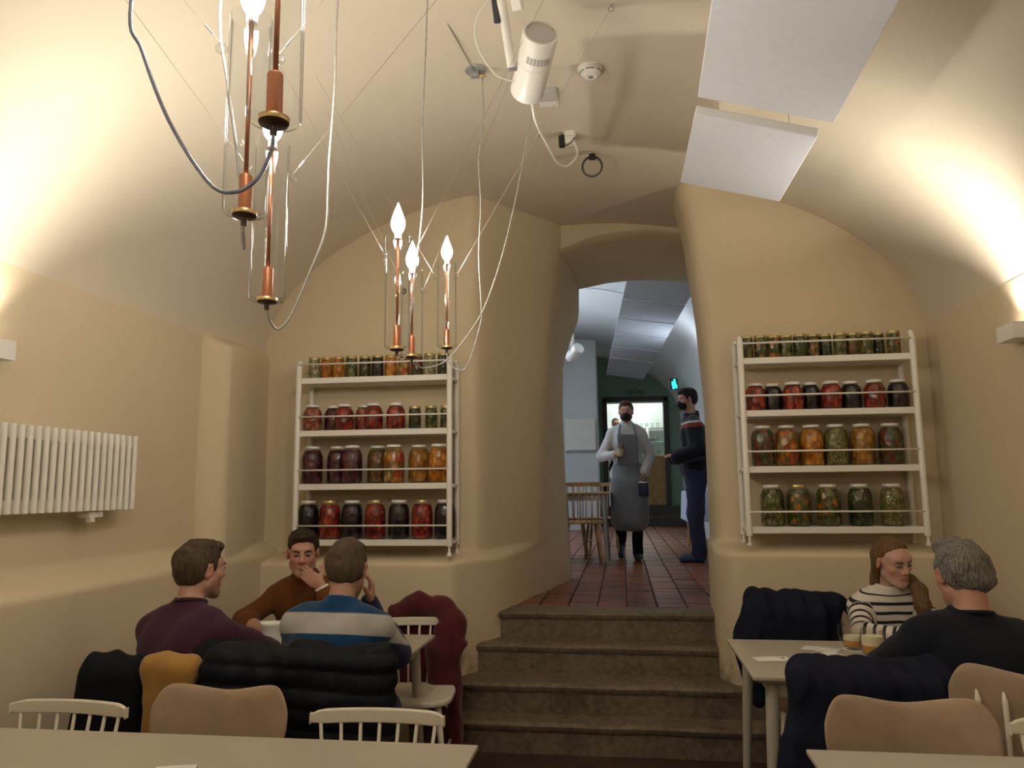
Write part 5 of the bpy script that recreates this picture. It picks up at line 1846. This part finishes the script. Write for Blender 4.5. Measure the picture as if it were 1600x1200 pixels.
    def hair(self, mat, line=None, vol=0.0, quiff=None, extra=None, amp=0.0035, h=None, back=-0.075, name='hair'):
        k, hc, R = self.k, self.J['head'], self.hR
        s = Sdf()
        L = lambda x, y, z: hc + R @ (k * V3(x, y, z))
        s.ell(L(0, -0.018, 0.040), k * V3(0.080 + vol, 0.102 + vol, 0.087 + vol), R, 0.02)
        s.ell(L(0, -0.040, -0.010), k * V3(0.072 + vol * 0.7, 0.070 + vol * 0.5, 0.070), R, 0.03)
        for q in (quiff or []):
            s.ell(L(*q[0]), k * V3(*q[1]), R, 0.02)
        ys, zs = line or ([-0.14, -0.09, -0.055, -0.03, -0.012, 0.012, 0.022, 0.034, 0.050, 0.062, 0.12], [back, back, back + 0.012, -0.045, 0.028, 0.026, -0.012, 0.006, 0.045, 0.062, 0.074])
        ys, zs = np.array(ys), np.array(zs)
        def cut(P):
            q = (P - hc) @ R / k
            return (np.interp(q[..., 1], ys, zs) - q[..., 2] + 0.18 * np.maximum(0, 0.05 - np.abs(q[..., 0])) * (q[..., 1] > 0.045) * 0) * k * 0.75
        s.custom(cut, hc - 0.3, hc + 0.3, 'i', 0.010)
        if extra:
            extra(s, L, R, k)
        rs = waves(amp, 190, 5, (1, 1, 0.35))
        rs2 = waves(amp * 0.9, 60, 9, (1, 1, 0.5))
        s.wave = lambda P: rs(P) + rs2(P)
        V, Q = s.mesh(h or max(0.004, self.h * 0.75))
        return obj(name, np_mesh(name, V, Q, mat, self.base, None, 0), self.root)

    def top(self, mat, fr=None, t=0.013, name='sweater', h=0.0065, wv=0.006, neck=0.062, seed=1, rib=True, extra=None, low=None, mode='along'):
        J = self.J
        s = Sdf()
        self.torso(s, t)
        self.arms(s, t, fr or {'l': 1.0, 'r': 1.0}, 0.002)
        if extra:
            extra(s)
        nk = J['neck'] + self.up * 0.035
        nd = nrm(J['head'] + self.hR @ (self.k * V3(0, -0.03, -0.055)) - J['neck'])
        s.cap(J['neck'] - nd * 0.04, J['neck'] + nd * 0.010, neck + 0.006, neck + 0.001, 0.035)
        s.cap(J['neck'] + nd * 0.080, J['neck'] + nd * 0.30, neck + 0.006, neck + 0.06, 0.010, 's')
        s.wave = waves(wv, 26, seed, (1.0, 1.0, 0.7)) if wv else None
        V, Q = s.mesh(h)
        # knitting bands
        sm = (J['sl'] + J['sr']) / 2
        band = (sm - V) @ self.up + 0.12
        zb = band.copy()
        best = np.full(len(V), 1e9)
        tor = np.minimum.reduce([self._d(V, J['pel'], J['chest']) - 0.13 * self.g, self._d(V, J['sl'], J['sr']) - 0.055, self._d(V, J['pel'], J['neck']) - 0.11])
        arm = None
        for sd in 'lr':
            S, E, Wp = J['s' + sd], J['e' + sd], J['w' + sd]
            d1, t1 = self._d(V, S, E, True)
            d2, t2 = self._d(V, E, Wp, True)
            l1 = np.linalg.norm(E - S)
            l2 = np.linalg.norm(Wp - E)
            dd = np.minimum(d1, d2) - 0.05
            bb = np.where(d1 < d2, t1 * l1, l1 + t2 * l2)
            use = dd < tor
            use &= bb > 0.035
            if mode == 'level':
                band = np.where(use, 0.5 + np.clip(np.where(d1 < d2, zb, 0.3), 0.0, 0.45), band)
            elif mode == 'along':
                band = np.where(use, bb + 0.12, band)
        o = obj(name, np_mesh(name, V, Q, mat, self.base, {'band': band}, 1), self.root)
        if rib:
            x, y, d = frame(nd)
            c = J['neck'] + nd * 0.018
            pts = [c + (neck - 0.003) * (x * math.cos(a) + y * math.sin(a)) - self.base for a in np.linspace(0, 2 * PI, 28, endpoint=False)]
            MB().tube(pts, 0.0085, 8, closed=True).build('collar', rib if not isinstance(rib, bool) else mat, self.root, True)
        return o

    @staticmethod
    def _d(P, a, b, full=False):
        ba = b - a
        t = np.clip(((P - a) @ ba) / (ba @ ba), 0, 1)
        d = np.linalg.norm(P - a - t[:, None] * ba, axis=1)
        return (d, t) if full else d

    def trousers(self, mat, h=0.010, t=0.012, name='trousers'):
        s = Sdf()
        J = self.J
        s.cap(self.hip['l'], self.hip['r'], 0.112 * self.g + t, None, 0.06)
        self.legs(s, t)
        s.wave = waves(0.008, 22, 4)
        V, Q = s.mesh(h)
        return obj(name, np_mesh(name, V, Q, mat, self.base), self.root)

    def shoes(self, mat, h=0.008):
        J = self.J
        for sd in 'lr':
            an = J['a' + sd]
            fd = nrm(V3(self.f[0], self.f[1], 0) + V3(0, 0, J.get('toe' + sd, V3(0, 0, 0))[2]))
            s = Sdf()
            s.cap(an - V3(0, 0, 0.03), an - V3(0, 0, 0.05) - fd * 0.03, 0.05, 0.042, 0.03)
            s.cap(an - V3(0, 0, 0.045), an + fd * 0.17 - V3(0, 0, 0.055), 0.045, 0.034, 0.03)
            V, Q = s.mesh(h)
            obj('shoe', np_mesh('shoe', V, Q, mat, self.base), self.root)

M['eye_white'] = simple('eye_white', (0.46, 0.42, 0.38), 0.2, var=0.02)
M['iris'] = simple('iris', (0.035, 0.03, 0.028), 0.1)
M['lid_skin'] = simple('eyelid', (0.24, 0.13, 0.095), 0.5)
M['hair_brown'] = hair_mat('brown_hair', (0.030, 0.019, 0.011), (0.095, 0.062, 0.036))
M['hair_dark'] = hair_mat('dark_brown_hair', (0.010, 0.006, 0.004), (0.040, 0.024, 0.016))
M['hair_ash'] = hair_mat('ash_brown_hair', (0.045, 0.030, 0.018), (0.125, 0.085, 0.052))
M['hair_grey'] = hair_mat('grey_hair', (0.022, 0.020, 0.018), (0.30, 0.28, 0.25), (240, 240, 30))
M['hair_blond'] = hair_mat('dark_blond_hair', (0.060, 0.030, 0.012), (0.21, 0.115, 0.050), (170, 170, 10))
M['hair_black'] = hair_mat('black_hair', (0.004, 0.004, 0.004), (0.016, 0.013, 0.012))
M['jeans'] = fabric('dark_jeans', (0.012, 0.016, 0.032), knit=False)
M['shoe'] = simple('dark_shoe', (0.012, 0.014, 0.02), 0.5)
M['s_purple'] = fabric('plum_knit', (0.056, 0.018, 0.036), sheen=0.12, var=0.12)
M['s_brown'] = fabric('rust_brown_knit', (0.125, 0.043, 0.010), sheen=0.1, var=0.14)
M['s_navy'] = fabric('dark_navy_knit', (0.010, 0.012, 0.019), sheen=0.06, var=0.2)
M['s_blue'] = banded('blue_striped_knit', (0.008, 0.052, 0.135), [(0.068, 0.150, (0.42, 0.40, 0.36)), (0.580, 0.670, (0.42, 0.40, 0.36)), (0.674, 0.999, (0.008, 0.010, 0.045))])
M['s_blue_plain'] = fabric('blue_knit', (0.008, 0.052, 0.135))

def striped_mat():
    t = NT('white_knit_navy_stripes')
    a = t.n('Attribute', attribute_name='band').outputs['Fac']
    md = t.n('Math', operation='MULTIPLY', inp={1: 1 / 0.043})
    t.l(a, md.inputs[0])
    fr = t.n('Math', operation='FRACT')
    t.l(md.outputs[0], fr.inputs[0])
    c = t.ramp(fr.outputs[0], [(0.0, (0.68, 0.63, 0.55)), (0.60, (0.68, 0.63, 0.55)), (0.63, (0.012, 0.012, 0.02)), (0.95, (0.012, 0.012, 0.02)), (0.98, (0.68, 0.63, 0.55))])
    gt = t.n('Math', operation='GREATER_THAN', inp={1: 0.035})
    t.l(a, gt.inputs[0])
    c = t.mix(gt.outputs[0], (0.68, 0.63, 0.55), c)
    t.l(c, t.b.inputs['Base Color'])
    t.b.inputs['Roughness'].default_value = 0.9
    t.bump(t.noise(t.coord('Object'), 420, 2), 0.25, 0.003)
    return t.m
M['s_stripe'] = striped_mat()
M['s_white'] = fabric('white_knit', (0.68, 0.63, 0.55))

SEAT = dict(kl=None)
def seated_legs(pel, fy, sx=0.11, zk=0.52, z0=0.0):
    """knees in front of the pelvis along fy, feet on the floor; fy = +1 or -1, right side follows facing"""
    p = np.array(pel, float)
    s = 1 if fy > 0 else -1
    return dict(kl=p + V3(-sx * s, 0.40 * fy, zk - p[2]), kr=p + V3(sx * s, 0.40 * fy, zk - p[2]),
                al=V3(p[0] - sx * s, p[1] + 0.36 * fy, z0 + 0.09), ar=V3(p[0] + sx * s, p[1] + 0.36 * fy, z0 + 0.09))

# --- man in the plum sweater, back to the viewer, looking right
J = dict(pel=(-1.81, 2.97, 0.545), chest=(-1.805, 3.03, 0.815), neck=(-1.800, 3.080, 1.000), head=(-1.790, 3.135, 1.143), look=(0.50, 0.86, -0.06),
         sl=(-1.955, 3.09, 0.905), sr=(-1.635, 3.03, 0.905), el=(-2.04, 3.21, 0.79), wl=(-1.88, 3.42, 0.775), er=(-1.50, 3.20, 0.80), wr=(-1.66, 3.42, 0.775))
J.update(seated_legs(J['pel'], 1))
p = Person('man in a plum sweater seen from behind, looking right', (-1.81, 2.97, 0.0), J, 1.0)
p.brow = M['hair_brown']
p.build_skin({'l': dict(d=(0.5, 0.8, 0), n=(0, 0, -1)), 'r': dict(d=(-0.5, 0.8, 0), n=(0, 0, -1))}, stubble=0.6)
p.hair(M['hair_brown'], quiff=[((0, 0.050, 0.098), (0.058, 0.046, 0.026)), ((0.0, -0.01, 0.105), (0.062, 0.07, 0.022))], vol=0.003)
p.top(M['s_purple'], seed=2, neck=0.064, wv=0.010)
p.trousers(M['jeans'])
p.shoes(M['shoe'])

# --- man in the blue striped sweater, back to the viewer
J = dict(pel=(-1.155, 2.975, 0.545), chest=(-1.155, 3.035, 0.83), neck=(-1.150, 3.09, 1.010), head=(-1.145, 3.15, 1.148), look=(-0.06, 0.97, -0.22),
         sl=(-1.315, 3.06, 0.925), sr=(-0.985, 3.06, 0.925), el=(-1.385, 3.20, 0.79), wl=(-1.24, 3.42, 0.775), er=(-0.945, 3.205, 0.795), wr=(-1.105, 3.335, 0.985))
J.update(seated_legs(J['pel'], 1))
p = Person('man in a blue sweater with a grey stripe, seen from behind', (-1.155, 2.975, 0.0), J, 1.0)
p.brow = M['hair_ash']
p.build_skin({'l': dict(d=(0.5, 0.8, 0), n=(0, 0, -1)), 'r': dict(d=(0.10, -0.12, 0.98), n=(-0.9, -0.3, 0.1), curl=(0.5, 0.7, 0.5))})
p.hair(M['hair_ash'], quiff=[((0, 0.040, 0.096), (0.060, 0.050, 0.026))], vol=0.002)
p.top(M['s_blue'], seed=3, neck=0.062, rib=M['s_blue_plain'], mode='level', wv=0.008)
p.trousers(M['jeans'])
p.shoes(M['shoe'])

# --- man in brown, facing, hand over his mouth
J = dict(pel=(-1.76, 4.26, 0.545), chest=(-1.755, 4.20, 0.80), neck=(-1.745, 4.145, 0.985), head=(-1.735, 4.075, 1.135), look=(0.36, -0.93, -0.10),
         sr=(-1.920, 4.16, 0.890), sl=(-1.585, 4.13, 0.900), er=(-2.03, 4.02, 0.775), wr=(-1.83, 3.84, 0.772), el=(-1.46, 3.96, 0.765), wl=(-1.575, 3.935, 0.985))
J.update(seated_legs(J['pel'], -1))
p = Person('man in a rust brown sweater facing us, hand over his mouth', (-1.76, 4.26, 0.0), J, 1.0, tone=(0.50, 0.27, 0.19), gaze=(0.39, -0.91, 0.02))
p.brow = M['hair_dark']
p.build_skin({'r': dict(d=(0.75, -0.5, 0.0), n=(0, 0, -1)), 'l': dict(d=(-0.80, 0.12, 0.50), n=(-0.25, 0.95, -0.15), curl=(0.25, 0.45, 0.35), thumb=(0.35, 0.75, 0.2))}, stubble=0.25)
p.hair(M['hair_dark'], quiff=[((0, 0.050, 0.094), (0.056, 0.044, 0.024)), ((0, 0, 0.10), (0.060, 0.07, 0.024))], vol=0.002)
p.top(M['s_brown'], fr={'l': 0.75, 'r': 0.25}, seed=4, neck=0.062, wv=0.009)
p.trousers(M['jeans'])
x, y, d = frame(p.J['wl'] - p.J['el'])
c = lerp(p.J['el'], p.J['wl'], 0.93) - p.base
MB().tube([c + 0.033 * (x * math.cos(a) + y * math.sin(a)) for a in np.linspace(0, 2 * PI, 24, endpoint=False)], 0.006, 8, closed=True).build('wristwatch', M['white'], p.root, True)

# --- woman in the striped sweater
J = dict(pel=(1.30, 4.29, 0.53), chest=(1.30, 4.23, 0.775), neck=(1.300, 4.18, 0.950), head=(1.318, 4.115, 1.098), look=(0.34, -0.90, -0.24), hup=(-0.10, 0, 1),
         sr=(1.165, 4.18, 0.865), sl=(1.435, 4.20, 0.872), er=(1.125, 4.02, 0.77), wr=(1.295, 3.905, 0.772), el=(1.50, 4.03, 0.77), wl=(1.37, 3.86, 0.772))
J.update(seated_legs(J['pel'], -1, 0.09))
p = Person('woman in a white sweater with navy stripes, long tied hair', (1.30, 4.29, 0.0), J, 0.90, 0.86, 0.95, True, tone=(0.56, 0.35, 0.27), gaze=(0.36, -0.88, -0.28))
p.brow = M['hair_brown']
p.build_skin({'r': dict(d=(0.75, -0.45, 0.05), n=(0, 0, -1), curl=(0.4, 0.5, 0.4)), 'l': dict(d=(-0.6, -0.6, 0.0), n=(0, 0, -1))}, lips=(0.42, 0.15, 0.14))
def pony(s, L, R, k):
    s.cap(L(0.055, -0.05, 0.02), L(0.066, -0.055, -0.13), 0.030, 0.022, 0.03)
    s.cap(L(-0.03, -0.07, -0.04), V3(1.40, 4.125, 1.00), 0.034, 0.026, 0.03)
    pts = [V3(1.40, 4.125, 1.00), V3(1.405, 4.045, 0.965), V3(1.408, 4.02, 0.90), V3(1.400, 4.03, 0.83)]
    for a, b, r0, r1 in zip(pts[:-1], pts[1:], (0.027, 0.033, 0.035), (0.033, 0.036, 0.014)):
        s.cap(a, b, r0, r1, 0.02)
fl_y = [-0.14, -0.09, -0.055, -0.03, -0.012, 0.010, 0.022, 0.036, 0.050, 0.064, 0.12]
fl_z = [-0.09, -0.09, -0.07, -0.05, 0.020, 0.026, 0.040, 0.062, 0.078, 0.088, 0.098]
p.hair(M['hair_blond'], (fl_y, fl_z), vol=-0.0015, extra=pony, amp=0.0018)
p.top(M['s_stripe'], fr={'l': 0.9, 'r': 0.86}, seed=5, neck=0.066, wv=0.004, rib=M['s_white'], h=0.0055)
p.trousers(M['jeans'])

# --- grey haired man, back to the viewer
J = dict(pel=(1.225, 2.90, 0.55), chest=(1.215, 2.945, 0.82), neck=(1.208, 2.985, 1.005), head=(1.205, 3.045, 1.146), look=(-0.10, 0.96, -0.26),
         sl=(1.030, 2.965, 0.920), sr=(1.395, 2.965, 0.920), el=(0.955, 3.16, 0.80), wl=(1.12, 3.42, 0.785), er=(1.50, 3.16, 0.80), wr=(1.34, 3.42, 0.785))
J.update(seated_legs(J['pel'], 1))
p = Person('grey haired man in a dark navy sweater, back to us', (1.225, 2.90, 0.0), J, 1.12, 1.12, 1.02, tone=(0.50, 0.27, 0.19))
p.brow = M['hair_grey']
p.build_skin({'l': dict(d=(0.6, 0.7, 0), n=(0, 0, -1)), 'r': dict(d=(-0.5, 0.8, 0), n=(0, 0, -1))})
p.hair(M['hair_grey'], quiff=[((0, 0.0, 0.112), (0.056, 0.07, 0.022)), ((0, 0.05, 0.097), (0.055, 0.045, 0.026))], vol=0.003, amp=0.007)
p.top(M['s_navy'], seed=6, neck=0.066, t=0.017, wv=0.011)
p.trousers(M['jeans'])
p.shoes(M['shoe'])

# --- waiter walking towards us in the far room
J = dict(pel=(0.08, 8.83, 1.62), chest=(0.07, 8.80, 1.96), neck=(0.067, 8.79, 2.175), head=(0.070, 8.775, 2.325), look=(-0.05, -0.99, -0.05),
         sr=(-0.095, 8.80, 2.075), sl=(0.230, 8.80, 2.070), er=(-0.215, 8.78, 1.83), wr=(-0.075, 8.585, 1.835), el=(0.325, 8.82, 1.83), wl=(0.245, 8.66, 1.64),
         kr=(0.005, 8.76, 1.20), ar=(-0.03, 9.05, 0.86), kl=(0.155, 8.76, 1.19), al=(0.155, 8.74, 0.77))
J['toer'] = V3(0, 0, -0.6)
p = Person('masked waiter in white shirt and grey apron carrying a glass', (0.08, 8.83, 0.68), J, 1.0, 1.0, 1.0, h=0.009, tone=(0.46, 0.26, 0.19))
p.brow = M['hair_dark']
p.build_skin({'r': dict(d=(0.75, -0.45, 0.35), n=(0.4, 0.2, -0.1), curl=(0.7, 0.8, 0.5)), 'l': dict(d=(-0.1, -0.2, -0.95), n=(-0.9, 0.1, 0), curl=(0.7, 0.8, 0.5))})
p.hair(M['hair_brown'], h=0.007, vol=0.002, quiff=[((0, 0.045, 0.098), (0.055, 0.04, 0.024))])
M['shirt'] = fabric('white_shirt', (0.55, 0.55, 0.58), knit=False)
M['apron'] = fabric('grey_apron', (0.16, 0.175, 0.21), knit=False)
M['mask'] = fabric('black_mask', (0.008, 0.008, 0.009), knit=False)
p.top(M['shirt'], name='shirt', h=0.010, t=0.016, wv=0.008, fr={'l': 0.92, 'r': 0.92}, seed=8, neck=0.06)
p.trousers(M['c_black'], 0.012)
p.shoes(M['shoe'], 0.01)
def mask(p, h=0.006):
    s = Sdf()
    L = lambda x, y, z: p.J['head'] + p.hR @ (p.k * V3(x, y, z))
    s.ell(L(0, 0.045, -0.060), p.k * V3(0.064, 0.070, 0.060), p.hR, 0.02)
    s.cap(L(0, 0.09, -0.02), L(0, 0.102, -0.045), 0.016, 0.02, 0.03)
    s.ell(L(0, -0.04, -0.06), p.k * V3(0.12, 0.075, 0.12), p.hR, 0.01, 's')
    V, Q = s.mesh(h)
    obj('face_mask', np_mesh('face_mask', V, Q, M['mask'], p.base), p.root)
    for sx in (-1, 1):
        pts = [L(sx * 0.062, 0.035, -0.035) - p.base, L(sx * 0.078, 0.008, -0.012) - p.base, L(sx * 0.086, -0.02, 0.012) - p.base]
        MB().tube(pts, 0.003, 6).build('mask_loop', M['mask'], p.root, True)
mask(p)
s = Sdf()
s.box((0.075, 8.628, 1.90), (0.115, 0.018, 0.17), rotx(0.08), 0.015, 0.04)
s.box((0.08, 8.77, 1.32), (0.205, 0.165, 0.33), None, 0.13, 0.05)
s.ell((0.08, 8.79, 1.66), V3(0.185, 0.158, 0.14), None, 0.05)
s.box((0.08, 8.95, 1.35), (0.30, 0.10, 0.5), None, 0.01, 0.02, 's')
s.wave = waves(0.006, 16, 3, (1.6, 1.0, 0.35))
V, Q = s.mesh(0.010)
obj('apron', np_mesh('apron', V, Q, M['apron'], p.base), p.root)
for sx in (-1, 1):
    MB().tube([V3(0.075 + sx * 0.095, 8.64, 2.04) - p.base, V3(0.072 + sx * 0.085, 8.675, 2.12) - p.base, V3(0.07 + sx * 0.07, 8.75, 2.185) - p.base], 0.011, 8).build('apron_strap', M['apron'], p.root, True)
r = thing('beer_glass', 'glass of pale drink held up by the waiter', 'glass', (-0.010, 8.545, 1.80))
MB().lathe([(0, 0), (0.032, 0), (0.035, 0.01), (0.041, 0.155), (0.039, 0.155), (0.033, 0.012), (0, 0.012)], n=20).build('glass', M['mugglass'], r, True)
MB().lathe([(0, 0.014), (0.031, 0.014), (0.036, 0.10), (0, 0.10)], n=20).build('drink', M['foam'], r, True, 50)
r = thing('black_mug', 'dark mug with white rim hanging from the waiter\'s left hand', 'mug', (0.235, 8.60, 1.385))
MB().lathe([(0, 0), (0.055, 0), (0.058, 0.01), (0.054, 0.14), (0.050, 0.14), (0.05, 0.01), (0, 0.012)], n=24).build('body', simple('navy_enamel', (0.01, 0.012, 0.04), 0.3), r, True, 50)
MB().lathe([(0.0495, 0.138), (0.0545, 0.14), (0.0545, 0.152), (0.0495, 0.152)], n=24).build('rim', M['lid_white'], r, True, 50)
MB().tube(spline([(0.0, 0.05, 0.03), (0.0, 0.09, 0.05), (0.0, 0.09, 0.10), (0.0, 0.05, 0.12)], 4), 0.008, 8).build('handle', simple('navy_enamel2', (0.01, 0.012, 0.04), 0.3), r, True)

# --- man in a dark jacket standing by the jamb, facing left
J = dict(pel=(0.80, 8.60, 1.66), chest=(0.785, 8.60, 2.02), neck=(0.775, 8.60, 2.245), head=(0.735, 8.59, 2.425), look=(-0.93, -0.30, -0.08),
         sl=(0.79, 8.44, 2.12), sr=(0.77, 8.76, 2.12), el=(0.815, 8.37, 1.86), wl=(0.60, 8.38, 1.79), er=(0.77, 8.83, 1.86), wr=(0.58, 8.72, 1.80),
         kl=(0.77, 8.50, 1.20), al=(0.78, 8.50, 0.77), kr=(0.80, 8.70, 1.20), ar=(0.82, 8.72, 0.77))
p = Person('masked man in a dark jacket with red and white stripe, by the jamb', (0.80, 8.60, 0.68), J, 1.05, 1.1, 1.0, h=0.009, tone=(0.42, 0.23, 0.17))
p.brow = M['hair_black']
p.build_skin({'l': dict(d=(-0.9, 0.1, 0.2), n=(0, 0.4, -0.9)), 'r': dict(d=(-0.9, 0.0, 0.1), n=(0, -0.3, -0.9))})
p.hair(M['hair_black'], h=0.007, vol=0.008, quiff=[((0, 0.045, 0.098), (0.06, 0.045, 0.03))])
M['jacket'] = banded('navy_jacket_stripes', (0.008, 0.010, 0.018), [(0.060, 0.085, (0.50, 0.48, 0.46)), (0.087, 0.130, (0.22, 0.03, 0.02))])
p.top(M['jacket'], mode='z', name='jacket', h=0.010, t=0.040, wv=0.012, seed=9, neck=0.075, rib=M['c_black'])
p.trousers(simple('blue_trousers', (0.010, 0.016, 0.055), 0.8), 0.012, 0.022)
p.shoes(simple('blue_shoe', (0.01, 0.03, 0.09), 0.5), 0.01)
mask(p)

# --- barman in the tap room, half hidden
J = dict(pel=(-0.10, 17.85, 2.00), chest=(-0.10, 17.85, 2.45), neck=(-0.10, 17.85, 2.72), head=(-0.10, 17.83, 2.93), look=(0.15, -0.98, -0.05),
         sr=(-0.28, 17.85, 2.60), sl=(0.08, 17.85, 2.60), er=(-0.34, 17.85, 2.30), wr=(-0.28, 17.70, 2.05), el=(0.14, 17.85, 2.30), wl=(0.10, 17.70, 2.05),
         kr=(-0.2, 17.85, 1.6), ar=(-0.2, 17.85, 1.19), kl=(0.0, 17.85, 1.6), al=(0.0, 17.85, 1.19))
p = Person('barman in pale shirt in the tap room, mostly hidden', (-0.10, 17.85, 1.10), J, 1.0, 1.0, 1.15, h=0.014, tone=(0.50, 0.26, 0.19))
p.brow = M['hair_ash']
p.build_skin({'l': dict(d=(0, -0.5, -0.8), n=(-1, 0, 0)), 'r': dict(d=(0, -0.5, -0.8), n=(1, 0, 0))})
p.hair(M['hair_ash'], h=0.012)
p.top(M['shirt'], name='shirt', h=0.016, seed=10)
p.trousers(M['c_black'], 0.016)
